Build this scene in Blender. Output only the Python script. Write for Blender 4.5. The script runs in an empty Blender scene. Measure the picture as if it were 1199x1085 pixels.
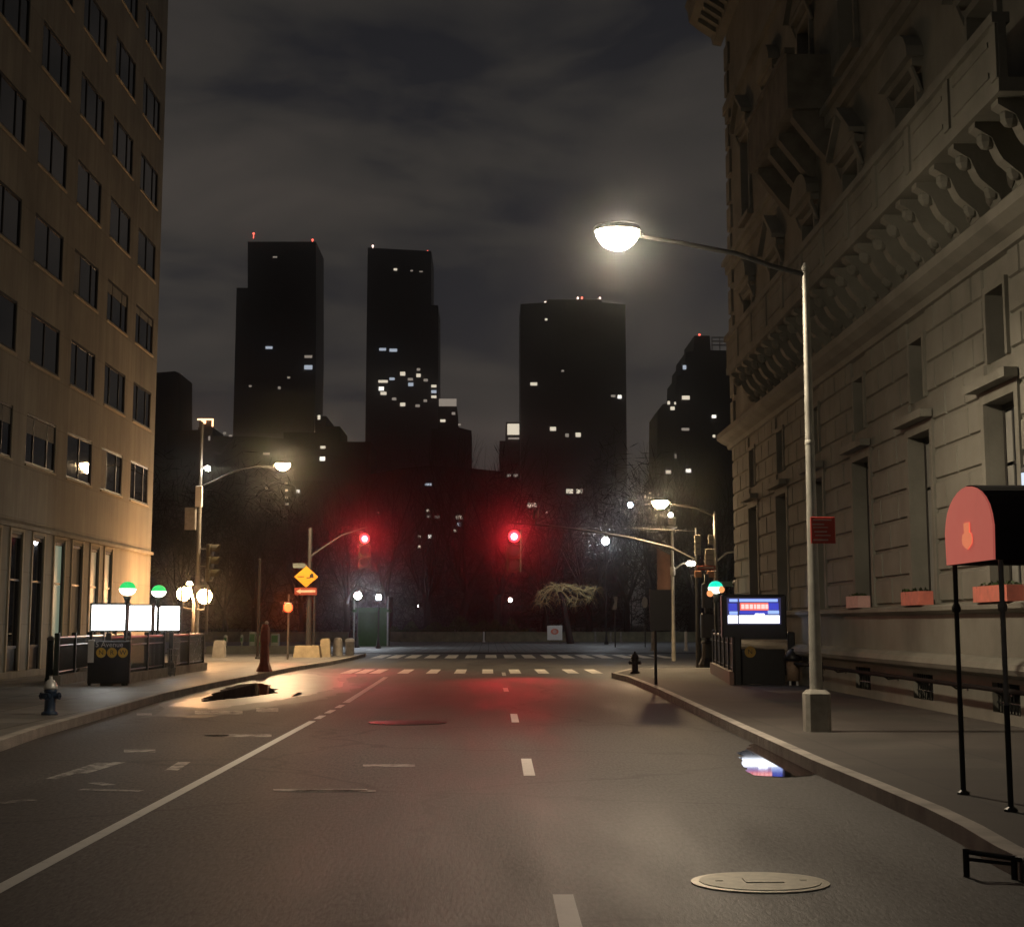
import bpy, math, random
from mathutils import Vector
random.seed(7)
R = math.radians
sc = bpy.context.scene
C = sc.collection

# ------------------------------------------------------------------ camera
W0, H0 = 1199.0, 1085.0
F = 2000.0                     # focal length in photo pixels
EYE = 1.75
PCX, PCY = 599.5, 428.0        # principal point (the photo is cropped off-centre)
VPX, VPY = 572.0, 730.0        # vanishing point of the street
TH = math.atan((VPY - PCY) / F)
PS = math.atan((PCX - VPX) * math.cos(TH) / F)
fh = Vector((math.sin(PS), math.cos(PS), 0))
RT = Vector((math.cos(PS), -math.sin(PS), 0))
UPZ = Vector((0, 0, 1))
FW = fh * math.cos(TH) + UPZ * math.sin(TH)
UP = UPZ * math.cos(TH) - fh * math.sin(TH)
cd = bpy.data.cameras.new("camera")
cam = bpy.data.objects.new("camera", cd); C.objects.link(cam)
cam.location = (0, 0, EYE)
cam.rotation_euler = (math.pi / 2 + TH, 0, -PS)
cd.sensor_width = 36.0; cd.sensor_fit = 'HORIZONTAL'
cd.lens = 36.0 * F / W0
cd.shift_y = -(H0 / 2 - PCY) / W0
cd.clip_start = 0.1; cd.clip_end = 6000
sc.camera = cam

# ------------------------------------------------------------------ exposure and night sky
sc.view_settings.view_transform = 'Standard'
sc.view_settings.look = 'None'
sc.view_settings.exposure = 0.0
sc.view_settings.gamma = 1.0
sc.cycles.max_bounces = 5
sc.cycles.diffuse_bounces = 3
sc.cycles.glossy_bounces = 4
sc.cycles.volume_bounces = 0
sc.cycles.sample_clamp_indirect = 4.0
sc.cycles.use_denoising = True
HAZE = 0.0003
HAZE_G = 0.978

world = bpy.data.worlds.new("World"); sc.world = world
world.use_nodes = True
wt = world.node_tree; wn = wt.nodes; wl = wt.links
wn.clear()
def N(nt, typ, **kw):
    n = nt.nodes.new(typ)
    for k, v in kw.items():
        if k.startswith('i_'):
            n.inputs[k[2:].replace('_', ' ')].default_value = v
        else:
            setattr(n, k, v)
    return n
def ramp(nt, stops):
    n = nt.nodes.new('ShaderNodeValToRGB')
    e = n.color_ramp.elements
    while len(e) < len(stops): e.new(0.5)
    for i, (p, c) in enumerate(stops):
        e[i].position = p; e[i].color = (c[0], c[1], c[2], 1)
    return n
tc = N(wt, 'ShaderNodeTexCoord')
mp = N(wt, 'ShaderNodeMapping'); mp.inputs['Scale'].default_value = (3.4, 3.4, 9.0); mp.inputs['Location'].default_value = (0.35, 0.0, 0.55)
wl.new(tc.outputs['Generated'], mp.inputs['Vector'])
nz = N(wt, 'ShaderNodeTexNoise', i_Scale=1.7, i_Detail=5.0, i_Roughness=0.5, i_Distortion=0.35)
wl.new(mp.outputs[0], nz.inputs['Vector'])
cr = ramp(wt, [(0.36, (0.0065, 0.0066, 0.0080)), (0.46, (0.0140, 0.0131, 0.0124)), (0.62, (0.0215, 0.0190, 0.0172)), (0.8, (0.026, 0.0226, 0.0200))])
wl.new(nz.outputs['Fac'], cr.inputs[0])
sx = N(wt, 'ShaderNodeSeparateXYZ'); wl.new(tc.outputs['Generated'], sx.inputs[0])
hz = ramp(wt, [(0.0, (0.9, 0.9, 0.9)), (0.10, (2.0, 1.9, 1.8)), (0.24, (1.5, 1.44, 1.38)), (0.34, (1.05, 1.03, 1.02)), (0.6, (1.0, 1.0, 1.0))])
wl.new(sx.outputs['Z'], hz.inputs[0])
mx = N(wt, 'ShaderNodeMix', data_type='RGBA', blend_type='MULTIPLY'); mx.inputs[0].default_value = 1.0
wl.new(cr.outputs[0], mx.inputs[6]); wl.new(hz.outputs[0], mx.inputs[7])
bg = N(wt, 'ShaderNodeBackground'); bg.inputs['Strength'].default_value = 2.0
wl.new(mx.outputs[2], bg.inputs['Color'])
wo = N(wt, 'ShaderNodeOutputWorld'); wl.new(bg.outputs[0], wo.inputs['Surface'])

# ------------------------------------------------------------------ photo pixel -> point helpers
def ray(px, py):
    return FW * F + RT * (px - PCX) + UP * (PCY - py)
def G(px, py, z=0.0):
    d = ray(px, py); t = (z - EYE) / d.z
    return Vector((0, 0, EYE)) + d * t
def aY(px, py, Y):
    d = ray(px, py); return Vector((0, 0, EYE)) + d * (Y / d.y)
def aX(px, py, X):
    d = ray(px, py); return Vector((0, 0, EYE)) + d * (X / d.x)

# ------------------------------------------------------------------ materials
MAT = {}
def pmat(name, col, rough=0.7, metal=0.0, var=0.25, scale=6.0, bump=0.0, bscale=40.0, spec=0.5, col2=None, coords='Object', detail=6.0):
    if name in MAT: return MAT[name]
    m = bpy.data.materials.new(name); m.use_nodes = True
    nt = m.node_tree; b = nt.nodes['Principled BSDF']
    b.inputs['Roughness'].default_value = rough; b.inputs['Metallic'].default_value = metal
    b.inputs['Specular IOR Level'].default_value = spec
    t = N(nt, 'ShaderNodeTexCoord')
    n = N(nt, 'ShaderNodeTexNoise', i_Scale=scale, i_Detail=detail, i_Roughness=0.6)
    nt.links.new(t.outputs[coords], n.inputs['Vector'])
    c2 = col2 or tuple(c * (1 - var) for c in col)
    r = ramp(nt, [(0.3, c2), (0.7, tuple(min(1, c * (1 + var * 0.4)) for c in col))])
    nt.links.new(n.outputs['Fac'], r.inputs[0]); nt.links.new(r.outputs[0], b.inputs['Base Color'])
    rr = N(nt, 'ShaderNodeMapRange'); rr.inputs['To Min'].default_value = max(0.02, rough - 0.1); rr.inputs['To Max'].default_value = min(1, rough + 0.1)
    nt.links.new(n.outputs['Fac'], rr.inputs['Value']); nt.links.new(rr.outputs[0], b.inputs['Roughness'])
    if bump > 0:
        n2 = N(nt, 'ShaderNodeTexNoise', i_Scale=bscale, i_Detail=4.0)
        nt.links.new(t.outputs[coords], n2.inputs['Vector'])
        bp = N(nt, 'ShaderNodeBump'); bp.inputs['Strength'].default_value = bump; bp.inputs['Distance'].default_value = 0.02
        nt.links.new(n2.outputs['Fac'], bp.inputs['Height']); nt.links.new(bp.outputs[0], b.inputs['Normal'])
    MAT[name] = m
    return m
def emat(name, col, strength, sample=True):
    if name in MAT: return MAT[name]
    m = bpy.data.materials.new(name); m.use_nodes = True
    nt = m.node_tree; b = nt.nodes['Principled BSDF']
    b.inputs['Base Color'].default_value = (0.3, 0.3, 0.3, 1)
    b.inputs['Emission Color'].default_value = (*col, 1); b.inputs['Emission Strength'].default_value = strength
    m.cycles.emission_sampling = 'AUTO' if sample else 'NONE'
    MAT[name] = m
    return m
def glass(name, col=(0.012, 0.014, 0.018), rough=0.03):
    if name in MAT: return MAT[name]
    m = bpy.data.materials.new(name); m.use_nodes = True
    nt = m.node_tree; b = nt.nodes['Principled BSDF']
    b.inputs['Base Color'].default_value = (*col, 1); b.inputs['Roughness'].default_value = rough
    b.inputs['Specular IOR Level'].default_value = 0.6
    MAT[name] = m
    return m
def paving(name, col, w, h, rough=0.75, mortar=(0.07, 0.065, 0.06), msize=0.012, stain=0.45):
    m = bpy.data.materials.new(name); m.use_nodes = True
    nt = m.node_tree; b = nt.nodes['Principled BSDF']; L = nt.links
    t = N(nt, 'ShaderNodeTexCoord')
    br = N(nt, 'ShaderNodeTexBrick'); br.offset = 0.0
    br.inputs['Color1'].default_value = (*col, 1); br.inputs['Color2'].default_value = (*[c * 0.82 for c in col], 1)
    br.inputs['Mortar'].default_value = (*mortar, 1); br.inputs['Scale'].default_value = 1.0
    br.inputs['Mortar Size'].default_value = msize; br.inputs['Brick Width'].default_value = w; br.inputs['Row Height'].default_value = h
    L.new(t.outputs['Object'], br.inputs['Vector'])
    n = N(nt, 'ShaderNodeTexNoise', i_Scale=0.55, i_Detail=8.0, i_Roughness=0.65)
    L.new(t.outputs['Object'], n.inputs['Vector'])
    r = ramp(nt, [(0.35, (1 - stain,) * 3), (0.68, (1.1, 1.1, 1.1))]); L.new(n.outputs['Fac'], r.inputs[0])
    x = N(nt, 'ShaderNodeMix', data_type='RGBA', blend_type='MULTIPLY'); x.inputs[0].default_value = 1
    L.new(br.outputs['Color'], x.inputs[6]); L.new(r.outputs[0], x.inputs[7]); L.new(x.outputs[2], b.inputs['Base Color'])
    b.inputs['Roughness'].default_value = rough
    rr = N(nt, 'ShaderNodeMapRange'); rr.inputs['To Min'].default_value = rough - 0.3; rr.inputs['To Max'].default_value = rough + 0.15
    L.new(n.outputs['Fac'], rr.inputs['Value']); L.new(rr.outputs[0], b.inputs['Roughness'])
    bp = N(nt, 'ShaderNodeBump'); bp.inputs['Strength'].default_value = 0.3; bp.inputs['Distance'].default_value = 0.01
    n2 = N(nt, 'ShaderNodeTexNoise', i_Scale=60.0, i_Detail=3.0); L.new(t.outputs['Object'], n2.inputs['Vector'])
    L.new(n2.outputs['Fac'], bp.inputs['Height']); L.new(bp.outputs[0], b.inputs['Normal'])
    MAT[name] = m
    return m
def asphalt():
    m = bpy.data.materials.new('asphalt'); m.use_nodes = True
    nt = m.node_tree; b = nt.nodes['Principled BSDF']; L = nt.links
    t = N(nt, 'ShaderNodeTexCoord')
    n1 = N(nt, 'ShaderNodeTexNoise', i_Scale=0.25, i_Detail=8.0, i_Roughness=0.62)
    mpn = N(nt, 'ShaderNodeMapping'); mpn.inputs['Scale'].default_value = (3.2, 0.45, 1)
    L.new(t.outputs['Object'], mpn.inputs[0]); L.new(mpn.outputs[0], n1.inputs['Vector'])
    n2 = N(nt, 'ShaderNodeTexNoise', i_Scale=30.0, i_Detail=5.0, i_Roughness=0.75); mp2 = N(nt, 'ShaderNodeMapping'); mp2.inputs['Scale'].default_value = (1.0, 0.22, 1); L.new(t.outputs['Object'], mp2.inputs[0]); L.new(mp2.outputs[0], n2.inputs['Vector'])
    r1 = ramp(nt, [(0.32, (0.040, 0.040, 0.039)), (0.52, (0.060, 0.059, 0.057)), (0.72, (0.086, 0.084, 0.081))]); L.new(n1.outputs['Fac'], r1.inputs[0])
    r2 = ramp(nt, [(0.36, (0.30, 0.30, 0.30)), (0.64, (1.75, 1.75, 1.75))]); L.new(n2.outputs['Fac'], r2.inputs[0])
    x = N(nt, 'ShaderNodeMix', data_type='RGBA', blend_type='MULTIPLY'); x.inputs[0].default_value = 1
    L.new(r1.outputs[0], x.inputs[6]); L.new(r2.outputs[0], x.inputs[7])
    # tar-sealed cracks
    vo = N(nt, 'ShaderNodeTexVoronoi', feature='DISTANCE_TO_EDGE'); vo.inputs['Scale'].default_value = 0.16
    nd = N(nt, 'ShaderNodeTexNoise', i_Scale=0.9, i_Detail=5.0); L.new(t.outputs['Object'], nd.inputs['Vector'])
    av = N(nt, 'ShaderNodeMix', data_type='RGBA', blend_type='ADD'); av.inputs[0].default_value = 1.4
    L.new(t.outputs['Object'], av.inputs[6]); L.new(nd.outputs['Color'], av.inputs[7]); L.new(av.outputs[2], vo.inputs['Vector'])
    rc = ramp(nt, [(0.0, (0.45, 0.45, 0.45)), (0.006, (0.6, 0.6, 0.6)), (0.009, (1, 1, 1))]); L.new(vo.outputs['Distance'], rc.inputs[0])
    x2 = N(nt, 'ShaderNodeMix', data_type='RGBA', blend_type='MULTIPLY'); x2.inputs[0].default_value = 1
    L.new(x.outputs[2], x2.inputs[6]); L.new(rc.outputs[0], x2.inputs[7]); L.new(x2.outputs[2], b.inputs['Base Color'])
    rr = N(nt, 'ShaderNodeMapRange'); rr.inputs['From Min'].default_value = 0.3; rr.inputs['From Max'].default_value = 0.7
    rr.inputs['To Min'].default_value = 0.52; rr.inputs['To Max'].default_value = 0.72
    L.new(n1.outputs['Fac'], rr.inputs['Value']); L.new(rr.outputs[0], b.inputs['Roughness'])
    bp = N(nt, 'ShaderNodeBump'); bp.inputs['Strength'].default_value = 0.55; bp.inputs['Distance'].default_value = 0.01
    L.new(n2.outputs['Fac'], bp.inputs['Height']); L.new(bp.outputs[0], b.inputs['Normal'])
    MAT['asphalt'] = m
    return m
def worn_paint(name, col, wear=0.45, rough=0.6):
    m = bpy.data.materials.new(name); m.use_nodes = True
    nt = m.node_tree; b = nt.nodes['Principled BSDF']; L = nt.links
    t = N(nt, 'ShaderNodeTexCoord')
    n = N(nt, 'ShaderNodeTexNoise', i_Scale=5.0, i_Detail=9.0, i_Roughness=0.75); L.new(t.outputs['Object'], n.inputs['Vector'])
    r = ramp(nt, [(wear - 0.06, (0.09, 0.085, 0.08)), (wear + 0.05, tuple(c * 0.85 for c in col)), (0.75, col)]); L.new(n.outputs['Fac'], r.inputs[0])
    L.new(r.outputs[0], b.inputs['Base Color']); b.inputs['Roughness'].default_value = rough
    MAT[name] = m
    return m

M_asph = asphalt()
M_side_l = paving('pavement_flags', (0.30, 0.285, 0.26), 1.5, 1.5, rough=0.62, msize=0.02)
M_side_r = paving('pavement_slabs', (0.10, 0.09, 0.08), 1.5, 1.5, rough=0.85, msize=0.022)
M_plaza = paving('plaza_setts', (0.30, 0.30, 0.29), 0.6, 0.6, rough=0.7, msize=0.02)
M_kerb = pmat('kerb_granite', (0.50, 0.46, 0.41), 0.65, var=0.45, scale=2.2, bump=0.3)
M_paint = worn_paint('road_paint', (0.84, 0.83, 0.78), 0.33)
M_paint_worn = worn_paint('faded_road_paint', (0.55, 0.53, 0.49), 0.50)
M_ground = pmat('park_soil', (0.03, 0.03, 0.022), 0.95, scale=0.3)
M_lime = pmat('buff_limestone', (0.39, 0.36, 0.295), 0.85, var=0.3, scale=0.35, bump=0.12, bscale=14, col2=(0.29, 0.265, 0.215))
def add_joints(m, w, h, off, dark, streak):
    nt = m.node_tree; b = nt.nodes['Principled BSDF']; L = nt.links
    src = b.inputs['Base Color'].links[0].from_socket
    t = N(nt, 'ShaderNodeTexCoord'); sp = N(nt, 'ShaderNodeSeparateXYZ'); L.new(t.outputs['Object'], sp.inputs[0])
    cb = N(nt, 'ShaderNodeCombineXYZ'); L.new(sp.outputs['Y'], cb.inputs['X']); L.new(sp.outputs['Z'], cb.inputs['Y'])
    br = N(nt, 'ShaderNodeTexBrick'); br.offset = off; br.inputs['Scale'].default_value = 1.0; br.inputs['Brick Width'].default_value = w; br.inputs['Row Height'].default_value = h; br.inputs['Mortar Size'].default_value = .012
    br.inputs['Color1'].default_value = (1,1,1,1); br.inputs['Color2'].default_value = (.90,.90,.90,1); br.inputs['Mortar'].default_value = (dark,dark,dark,1)
    L.new(cb.outputs[0], br.inputs['Vector'])
    mp = N(nt, 'ShaderNodeMapping'); mp.inputs['Scale'].default_value = (1.1, .10, 1); L.new(cb.outputs[0], mp.inputs[0])
    n = N(nt, 'ShaderNodeTexNoise', i_Scale=1.6, i_Detail=7.0, i_Roughness=.65); L.new(mp.outputs[0], n.inputs['Vector'])
    rr = ramp(nt, [(.34, (1-streak,)*3), (.62, (1.05,1.05,1.05))]); L.new(n.outputs['Fac'], rr.inputs[0])
    x = N(nt, 'ShaderNodeMix', data_type='RGBA', blend_type='MULTIPLY'); x.inputs[0].default_value = 1; L.new(src, x.inputs[6]); L.new(br.outputs['Color'], x.inputs[7])
    y = N(nt, 'ShaderNodeMix', data_type='RGBA', blend_type='MULTIPLY'); y.inputs[0].default_value = 1; L.new(x.outputs[2], y.inputs[6]); L.new(rr.outputs[0], y.inputs[7])
    L.new(y.outputs[2], b.inputs['Base Color'])
add_joints(M_lime, 1.72, 1.58, .5, .70, .20)
M_lime_smooth = pmat('pale_pilaster_stone', (0.55, 0.47, 0.34), 0.8, var=0.2, scale=1.2)
M_club = pmat('weathered_marble', (0.26, 0.25, 0.21), 0.85, var=0.3, scale=0.5, bump=0.25, bscale=22, col2=(0.15, 0.145, 0.12))
M_club_d = pmat('darker_marble', (0.17, 0.155, 0.125), 0.9, var=0.45, scale=1.5, bump=0.3, bscale=15)  # darker tone of the wall marble for frieze, roof and upper balcony
M_glass = glass('dark_window_glass')
M_glass_b = glass('bluish_window_glass', (0.02, 0.025, 0.035), 0.12)
M_blind = pmat('window_blind', (0.30, 0.29, 0.26), 0.9, var=0.2, scale=2)
M_frame = pmat('bronze_window_frame', (0.05, 0.045, 0.04), 0.5, metal=0.3)
M_frame_l = pmat('pale_window_frame', (0.30, 0.27, 0.22), 0.6)
M_dark = pmat('black_painted_iron', (0.012, 0.013, 0.013), 0.45, var=0.4, scale=9)
M_green = pmat('dark_green_enamel', (0.018, 0.035, 0.028), 0.4, var=0.35, scale=5)
M_green2 = pmat('kiosk_green_paint', (0.02, 0.07, 0.02), 0.8, var=0.3, scale=4, spec=0.15)
M_galv = pmat('galvanised_steel', (0.26, 0.25, 0.235), 0.5, metal=0.35, var=0.3, scale=7)
M_sigpole = pmat('dark_signal_pole_paint', (0.035, 0.033, 0.03), 0.7, metal=0.0, var=0.3, scale=4)
M_galv_d = pmat('weathered_grey_steel', (0.16, 0.155, 0.14), 0.6, metal=0.2, var=0.3, scale=5)
M_pole = pmat('silver_painted_pole', (0.36, 0.35, 0.31), 0.5, metal=0.15, var=0.3, scale=3.5)
M_conc = pmat('cast_concrete', (0.34, 0.32, 0.28), 0.9, var=0.35, scale=3, bump=0.3)
M_conc_y = pmat('buff_concrete', (0.45, 0.37, 0.24), 0.9, var=0.3, scale=3, bump=0.3)
M_red = pmat('red_sign_enamel', (0.42, 0.045, 0.035), 0.5, var=0.15)
M_redpost = pmat('red_brown_cast_iron', (0.30, 0.045, 0.02), 0.55, var=0.35, scale=5)
M_white = pmat('white_sign_enamel', (0.72, 0.70, 0.66), 0.5, var=0.1)
M_yellow = pmat('amber_sign_sheeting', (0.80, 0.36, 0.02), 0.5, var=0.1)
M_blue = pmat('dark_blue_hydrant_paint', (0.02, 0.04, 0.08), 0.45, var=0.4, scale=8)
M_silver = pmat('aluminium_hydrant_paint', (0.62, 0.62, 0.60), 0.4, metal=0.3, var=0.2)
M_bark = pmat('tree_bark', (0.022, 0.019, 0.016), 0.95, var=0.4, scale=8)
M_bark_p = pmat('lamplit_yellow_bark', (0.50, 0.40, 0.19), 0.9, var=0.3, scale=8)  # yellow lamplight on the weeping crown is put into this bark colour
M_leaf = pmat('shrub_leaf', (0.045, 0.08, 0.02), 0.7, var=0.4, scale=2)
M_tower = pmat('dark_tower_glass', (0.012, 0.013, 0.017), 0.5, var=0.3, scale=0.05)
M_tower_b = pmat('dark_masonry', (0.02, 0.018, 0.017), 0.9, var=0.3, scale=0.05)
M_plaz_wall = pmat('park_wall_stone', (0.24, 0.23, 0.15), 0.9, var=0.4, scale=1.5, bump=0.4)
M_awn = pmat('dark_awning_canvas', (0.010, 0.007, 0.010), 0.95)
M_awn_end = pmat('glowing_red_canvas', (0.80, 0.20, 0.14), 0.85, var=0.2, scale=2.0); bb = M_awn_end.node_tree.nodes['Principled BSDF']; bb.inputs['Emission Color'].default_value = (1,.22,.17,1); bb.inputs['Emission Strength'].default_value = .30  # added glow in the canvas stands in for light falling on it
M_awn_emb = pmat('glowing_emblem_canvas', (0.95, 0.42, 0.24), 0.85, var=0.05); bb = M_awn_emb.node_tree.nodes['Principled BSDF']; bb.inputs['Emission Color'].default_value = (1,.25,.12,1); bb.inputs['Emission Strength'].default_value = .55  # emblem brightness also comes from an added glow, no lamp inside
M_water = glass('rain_water', (0.006, 0.006, 0.006), 0.035)
M_box_red = pmat('salmon_planter_paint', (0.75, 0.22, 0.16), 0.7, var=0.2)
M_box_pink = pmat('pale_planter_paint', (0.70, 0.42, 0.38), 0.7, var=0.2)

# ------------------------------------------------------------------ mesh helper
ORG = {}
class MB:
    def __init__(s): s.v = []; s.f = []
    def add(s, vs, fs):
        o = len(s.v); s.v += [tuple(v) for v in vs]; s.f += [tuple(i + o for i in f) for f in fs]; return s
    def quad(s, *p): return s.add(p, [tuple(range(len(p)))])
    def box(s, x0, x1, y0, y1, z0, z1):
        return s.add([(x0,y0,z0),(x1,y0,z0),(x1,y1,z0),(x0,y1,z0),(x0,y0,z1),(x1,y0,z1),(x1,y1,z1),(x0,y1,z1)],
                     [(0,3,2,1),(4,5,6,7),(0,1,5,4),(1,2,6,5),(2,3,7,6),(3,0,4,7)])
    def cbox(s, c, sz, rz=0.0):
        x, y, z = sz[0]/2, sz[1]/2, sz[2]/2; ca, sa = math.cos(rz), math.sin(rz)
        vs = [(c[0]+a*x*ca-b*y*sa, c[1]+a*x*sa+b*y*ca, c[2]+d*z) for d in (-1,1) for a,b in ((-1,-1),(1,-1),(1,1),(-1,1))]
        return s.add(vs, [(0,3,2,1),(4,5,6,7),(0,1,5,4),(1,2,6,5),(2,3,7,6),(3,0,4,7)])
    def bbox(s, c, sz, bv=0.02, rz=0.0):           # box with chamfered vertical edges and top
        x, y = sz[0]/2, sz[1]/2; z0 = c[2]-sz[2]/2; z1 = c[2]+sz[2]/2
        def ring(ix, z, k):
            X, Y = x-ix, y-ix; b = k
            return [(-X+b,-Y,z),(X-b,-Y,z),(X,-Y+b,z),(X,Y-b,z),(X-b,Y,z),(-X+b,Y,z),(-X,Y-b,z),(-X,-Y+b,z)]
        pts = ring(0,z0,bv)+ring(0,z1-bv,bv)+ring(bv,z1,bv*.6); ca, sa = math.cos(rz), math.sin(rz)
        vs = [(c[0]+p[0]*ca-p[1]*sa, c[1]+p[0]*sa+p[1]*ca, p[2]) for p in pts]
        fs = [tuple(range(7,-1,-1)), tuple(range(16,24))]
        for r in (0, 8):
            fs += [(r+i, r+(i+1)%8, r+8+(i+1)%8, r+8+i) for i in range(8)]
        return s.add(vs, fs)
    def tube(s, p0, p1, r0, r1=None, n=8, caps=True):
        p0, p1 = Vector(p0), Vector(p1); r1 = r0 if r1 is None else r1
        d = (p1-p0)
        if d.length < 1e-6: return s
        d.normalize(); a = d.orthogonal().normalized(); b = d.cross(a)
        vs = [p0+(a*math.cos(t)+b*math.sin(t))*r0 for t in [2*math.pi*i/n for i in range(n)]]
        vs += [p1+(a*math.cos(t)+b*math.sin(t))*r1 for t in [2*math.pi*i/n for i in range(n)]]
        fs = [(i,(i+1)%n,n+(i+1)%n,n+i) for i in range(n)]
        if caps: fs += [tuple(range(n-1,-1,-1)), tuple(range(n,2*n))]
        return s.add(vs, fs)
    def path(s, pts, r, n=8):
        P = [Vector(p) for p in pts]; rs = r if isinstance(r, (list, tuple)) else [r]*len(P)
        T = []
        for i in range(len(P)):
            d = (P[min(i+1, len(P)-1)]-P[max(i-1, 0)]); T.append(d.normalized())
        a = T[0].orthogonal().normalized(); vs = []; fs = []
        for i in range(len(P)):
            a = (a-T[i]*a.dot(T[i])).normalized(); b = T[i].cross(a)
            vs += [P[i]+(a*math.cos(t)+b*math.sin(t))*rs[i] for t in [2*math.pi*k/n for k in range(n)]]
        for i in range(len(P)-1):
            fs += [(i*n+k, i*n+(k+1) % n, (i+1)*n+(k+1) % n, (i+1)*n+k) for k in range(n)]
        o = len(vs); vs += [v.copy() for v in vs[:n]]+[v.copy() for v in vs[(len(P)-1)*n:len(P)*n]]
        fs += [tuple(range(o+n-1, o-1, -1)), tuple(range(o+n, o+2*n))]
        return s.add(vs, fs)
    def lathe(s, prof, cx, cy, n=16, sx=1.0, sy=1.0):
        vs = []; fs = []
        for r, z in prof:
            vs += [(cx+sx*r*math.cos(2*math.pi*i/n), cy+sy*r*math.sin(2*math.pi*i/n), z) for i in range(n)]
        for k in range(len(prof)-1):
            fs += [(k*n+i, k*n+(i+1)%n, (k+1)*n+(i+1)%n, (k+1)*n+i) for i in range(n)]
        fs += [tuple(range(n-1,-1,-1)), tuple(range((len(prof)-1)*n, len(prof)*n))]
        return s.add(vs, fs)
    def ball(s, c, r, n=12, m=8, sx=1, sy=1, sz=1, t0=0.0, t1=1.0):
        prof = []
        for k in range(m+1):
            t = -math.pi/2+math.pi*(t0+(t1-t0)*k/m)
            prof.append((max(r*math.cos(t), 0.001), c[2]+sz*r*math.sin(t)))
        return s.lathe(prof, c[0], c[1], n, sx, sy)
    def prism(s, pts, d):                          # pts: 3-D polygon; d: extrusion vector
        d = Vector(d); n = len(pts); p = [Vector(q) for q in pts]
        vs = p+[q+d for q in p]
        fs = [tuple(range(n)), tuple(range(2*n-1, n-1, -1))]+[(i, n+i, n+(i+1)%n, (i+1)%n) for i in range(n)]
        return s.add(vs, fs)
    def text(s, txt, size, origin, ux, uy, ext=0.0, align='CENTER'):
        cu = bpy.data.curves.new('t', 'FONT'); cu.body = txt; cu.size = size; cu.align_x = align; cu.align_y = 'CENTER'; cu.extrude = max(ext, 0.002); cu.resolution_u = 3
        ob = bpy.data.objects.new('t', cu); me = bpy.data.meshes.new_from_object(ob)
        ux, uy = Vector(ux), Vector(uy); uz = ux.cross(uy); o = Vector(origin)
        s.add([o+ux*v.co.x+uy*v.co.y+uz*v.co.z for v in me.vertices], [tuple(p.vertices) for p in me.polygons])
        bpy.data.objects.remove(ob); bpy.data.curves.remove(cu); bpy.data.meshes.remove(me)
        return s
    def build(s, name, mat, parent=None, at=None, smooth=False):
        o = Vector(ORG.get(parent.name, (0,0,0))) if parent else Vector(at or (0,0,0))
        me = bpy.data.meshes.new(name)
        me.from_pydata([(v[0]-o.x, v[1]-o.y, v[2]-o.z) for v in s.v], [], s.f)
        me.validate(); me.update()
        import bmesh
        bm = bmesh.new(); bm.from_mesh(me); bmesh.ops.recalc_face_normals(bm, faces=bm.faces)
        if smooth:
            for f in bm.faces: f.smooth = len(f.verts) <= 4
        bm.to_mesh(me); bm.free()
        me.materials.append(mat)
        ob = bpy.data.objects.new(name, me); C.objects.link(ob)
        if parent: ob.parent = parent
        else: ob.location = o
        ORG[ob.name] = tuple(o)
        return ob
def tag(o, label=None, cat=None, group=None, kind=None):
    if label: o['label'] = label
    if cat: o['category'] = cat
    if group: o['group'] = group
    if kind: o['kind'] = kind
    return o
def thing(name, label, cat, loc=(0,0,0), group=None):
    o = bpy.data.objects.new(name, None); C.objects.link(o); o.location = loc; o.empty_display_size = 0.2
    ORG[o.name] = tuple(loc)
    return tag(o, label, cat, group)
def copy_tree(o, parent=None):
    c = o.copy(); C.objects.link(c); c.parent = parent
    for ch in list(o.children): copy_tree(ch, c)
    return c

# ================================================================== SETTING
WALK = 0.15
def sheet(name, poly, z, mat, kind='structure', thick=None):
    m = MB()
    if thick: m.prism([(p[0], p[1], z) for p in poly], (0, 0, -thick))
    else: m.add([(p[0], p[1], z) for p in poly], [tuple(range(len(poly)))])
    return tag(m.build(name, mat), kind=kind)
sheet('ground', [(-1500,-60),(1500,-60),(1500,2600),(-1500,2600)], -0.03, M_ground)
sheet('road', [(-60,-40),(120,-40),(120,104),(-60,104)], 0.0, M_asph)
sheet('plaza', [(-160,106),(160,106),(160,178),(-160,178)], 0.010, M_plaza)

# pavements with kerbs follow the kerb lines of the photograph
kl = [G(*p, WALK) for p in [(-120,897),(0,867),(45,852),(125,830),(190,812),(250,799),(300,789.5),(345,780.5),(385,774.5),(412,769),(428,765)]]
kr = [G(*p, WALK) for p in [(716,787.5),(735,792),(770,806),(860,848),(950,889),(1015,916),(1085,946),(1125,966),(1165,990),(1240,1026)]]
def pavement(name, line, far, mat):
    poly = [(p.x, p.y) for p in line]+far
    return sheet(name, poly, WALK, mat, thick=0.6)
def kerb(name, line, side):
    m = MB(); w = 0.17
    for i in range(len(line)-1):
        a, b = line[i], line[i+1]; d = (b-a); d.z = 0; d.normalize(); nrm = Vector((d.y, -d.x, 0))*side
        q = [a, b, b+nrm*w, a+nrm*w]
        m.prism([(p.x, p.y, WALK-0.55) for p in q], (0, 0, 0.553))
    return tag(m.build(name, M_kerb), kind='structure')
left_line = [Vector((-5.6, -25, WALK)), Vector((-6.4, 10, WALK))]+kl+[Vector((-14, 92, WALK)), Vector((-30, 96, WALK)), Vector((-60, 97, WALK))]
right_line = [Vector((30, 63.2, WALK)), Vector((7.0, 63.2, WALK)), Vector((5.1, 62.6, WALK))]+kr+[Vector((3.4, 8.3, WALK)), Vector((3.4, -25, WALK))]
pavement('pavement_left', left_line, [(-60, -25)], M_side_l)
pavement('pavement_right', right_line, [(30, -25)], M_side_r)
kerb('kerb_left', left_line, -1); kerb('kerb_right', right_line, -1)
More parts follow.
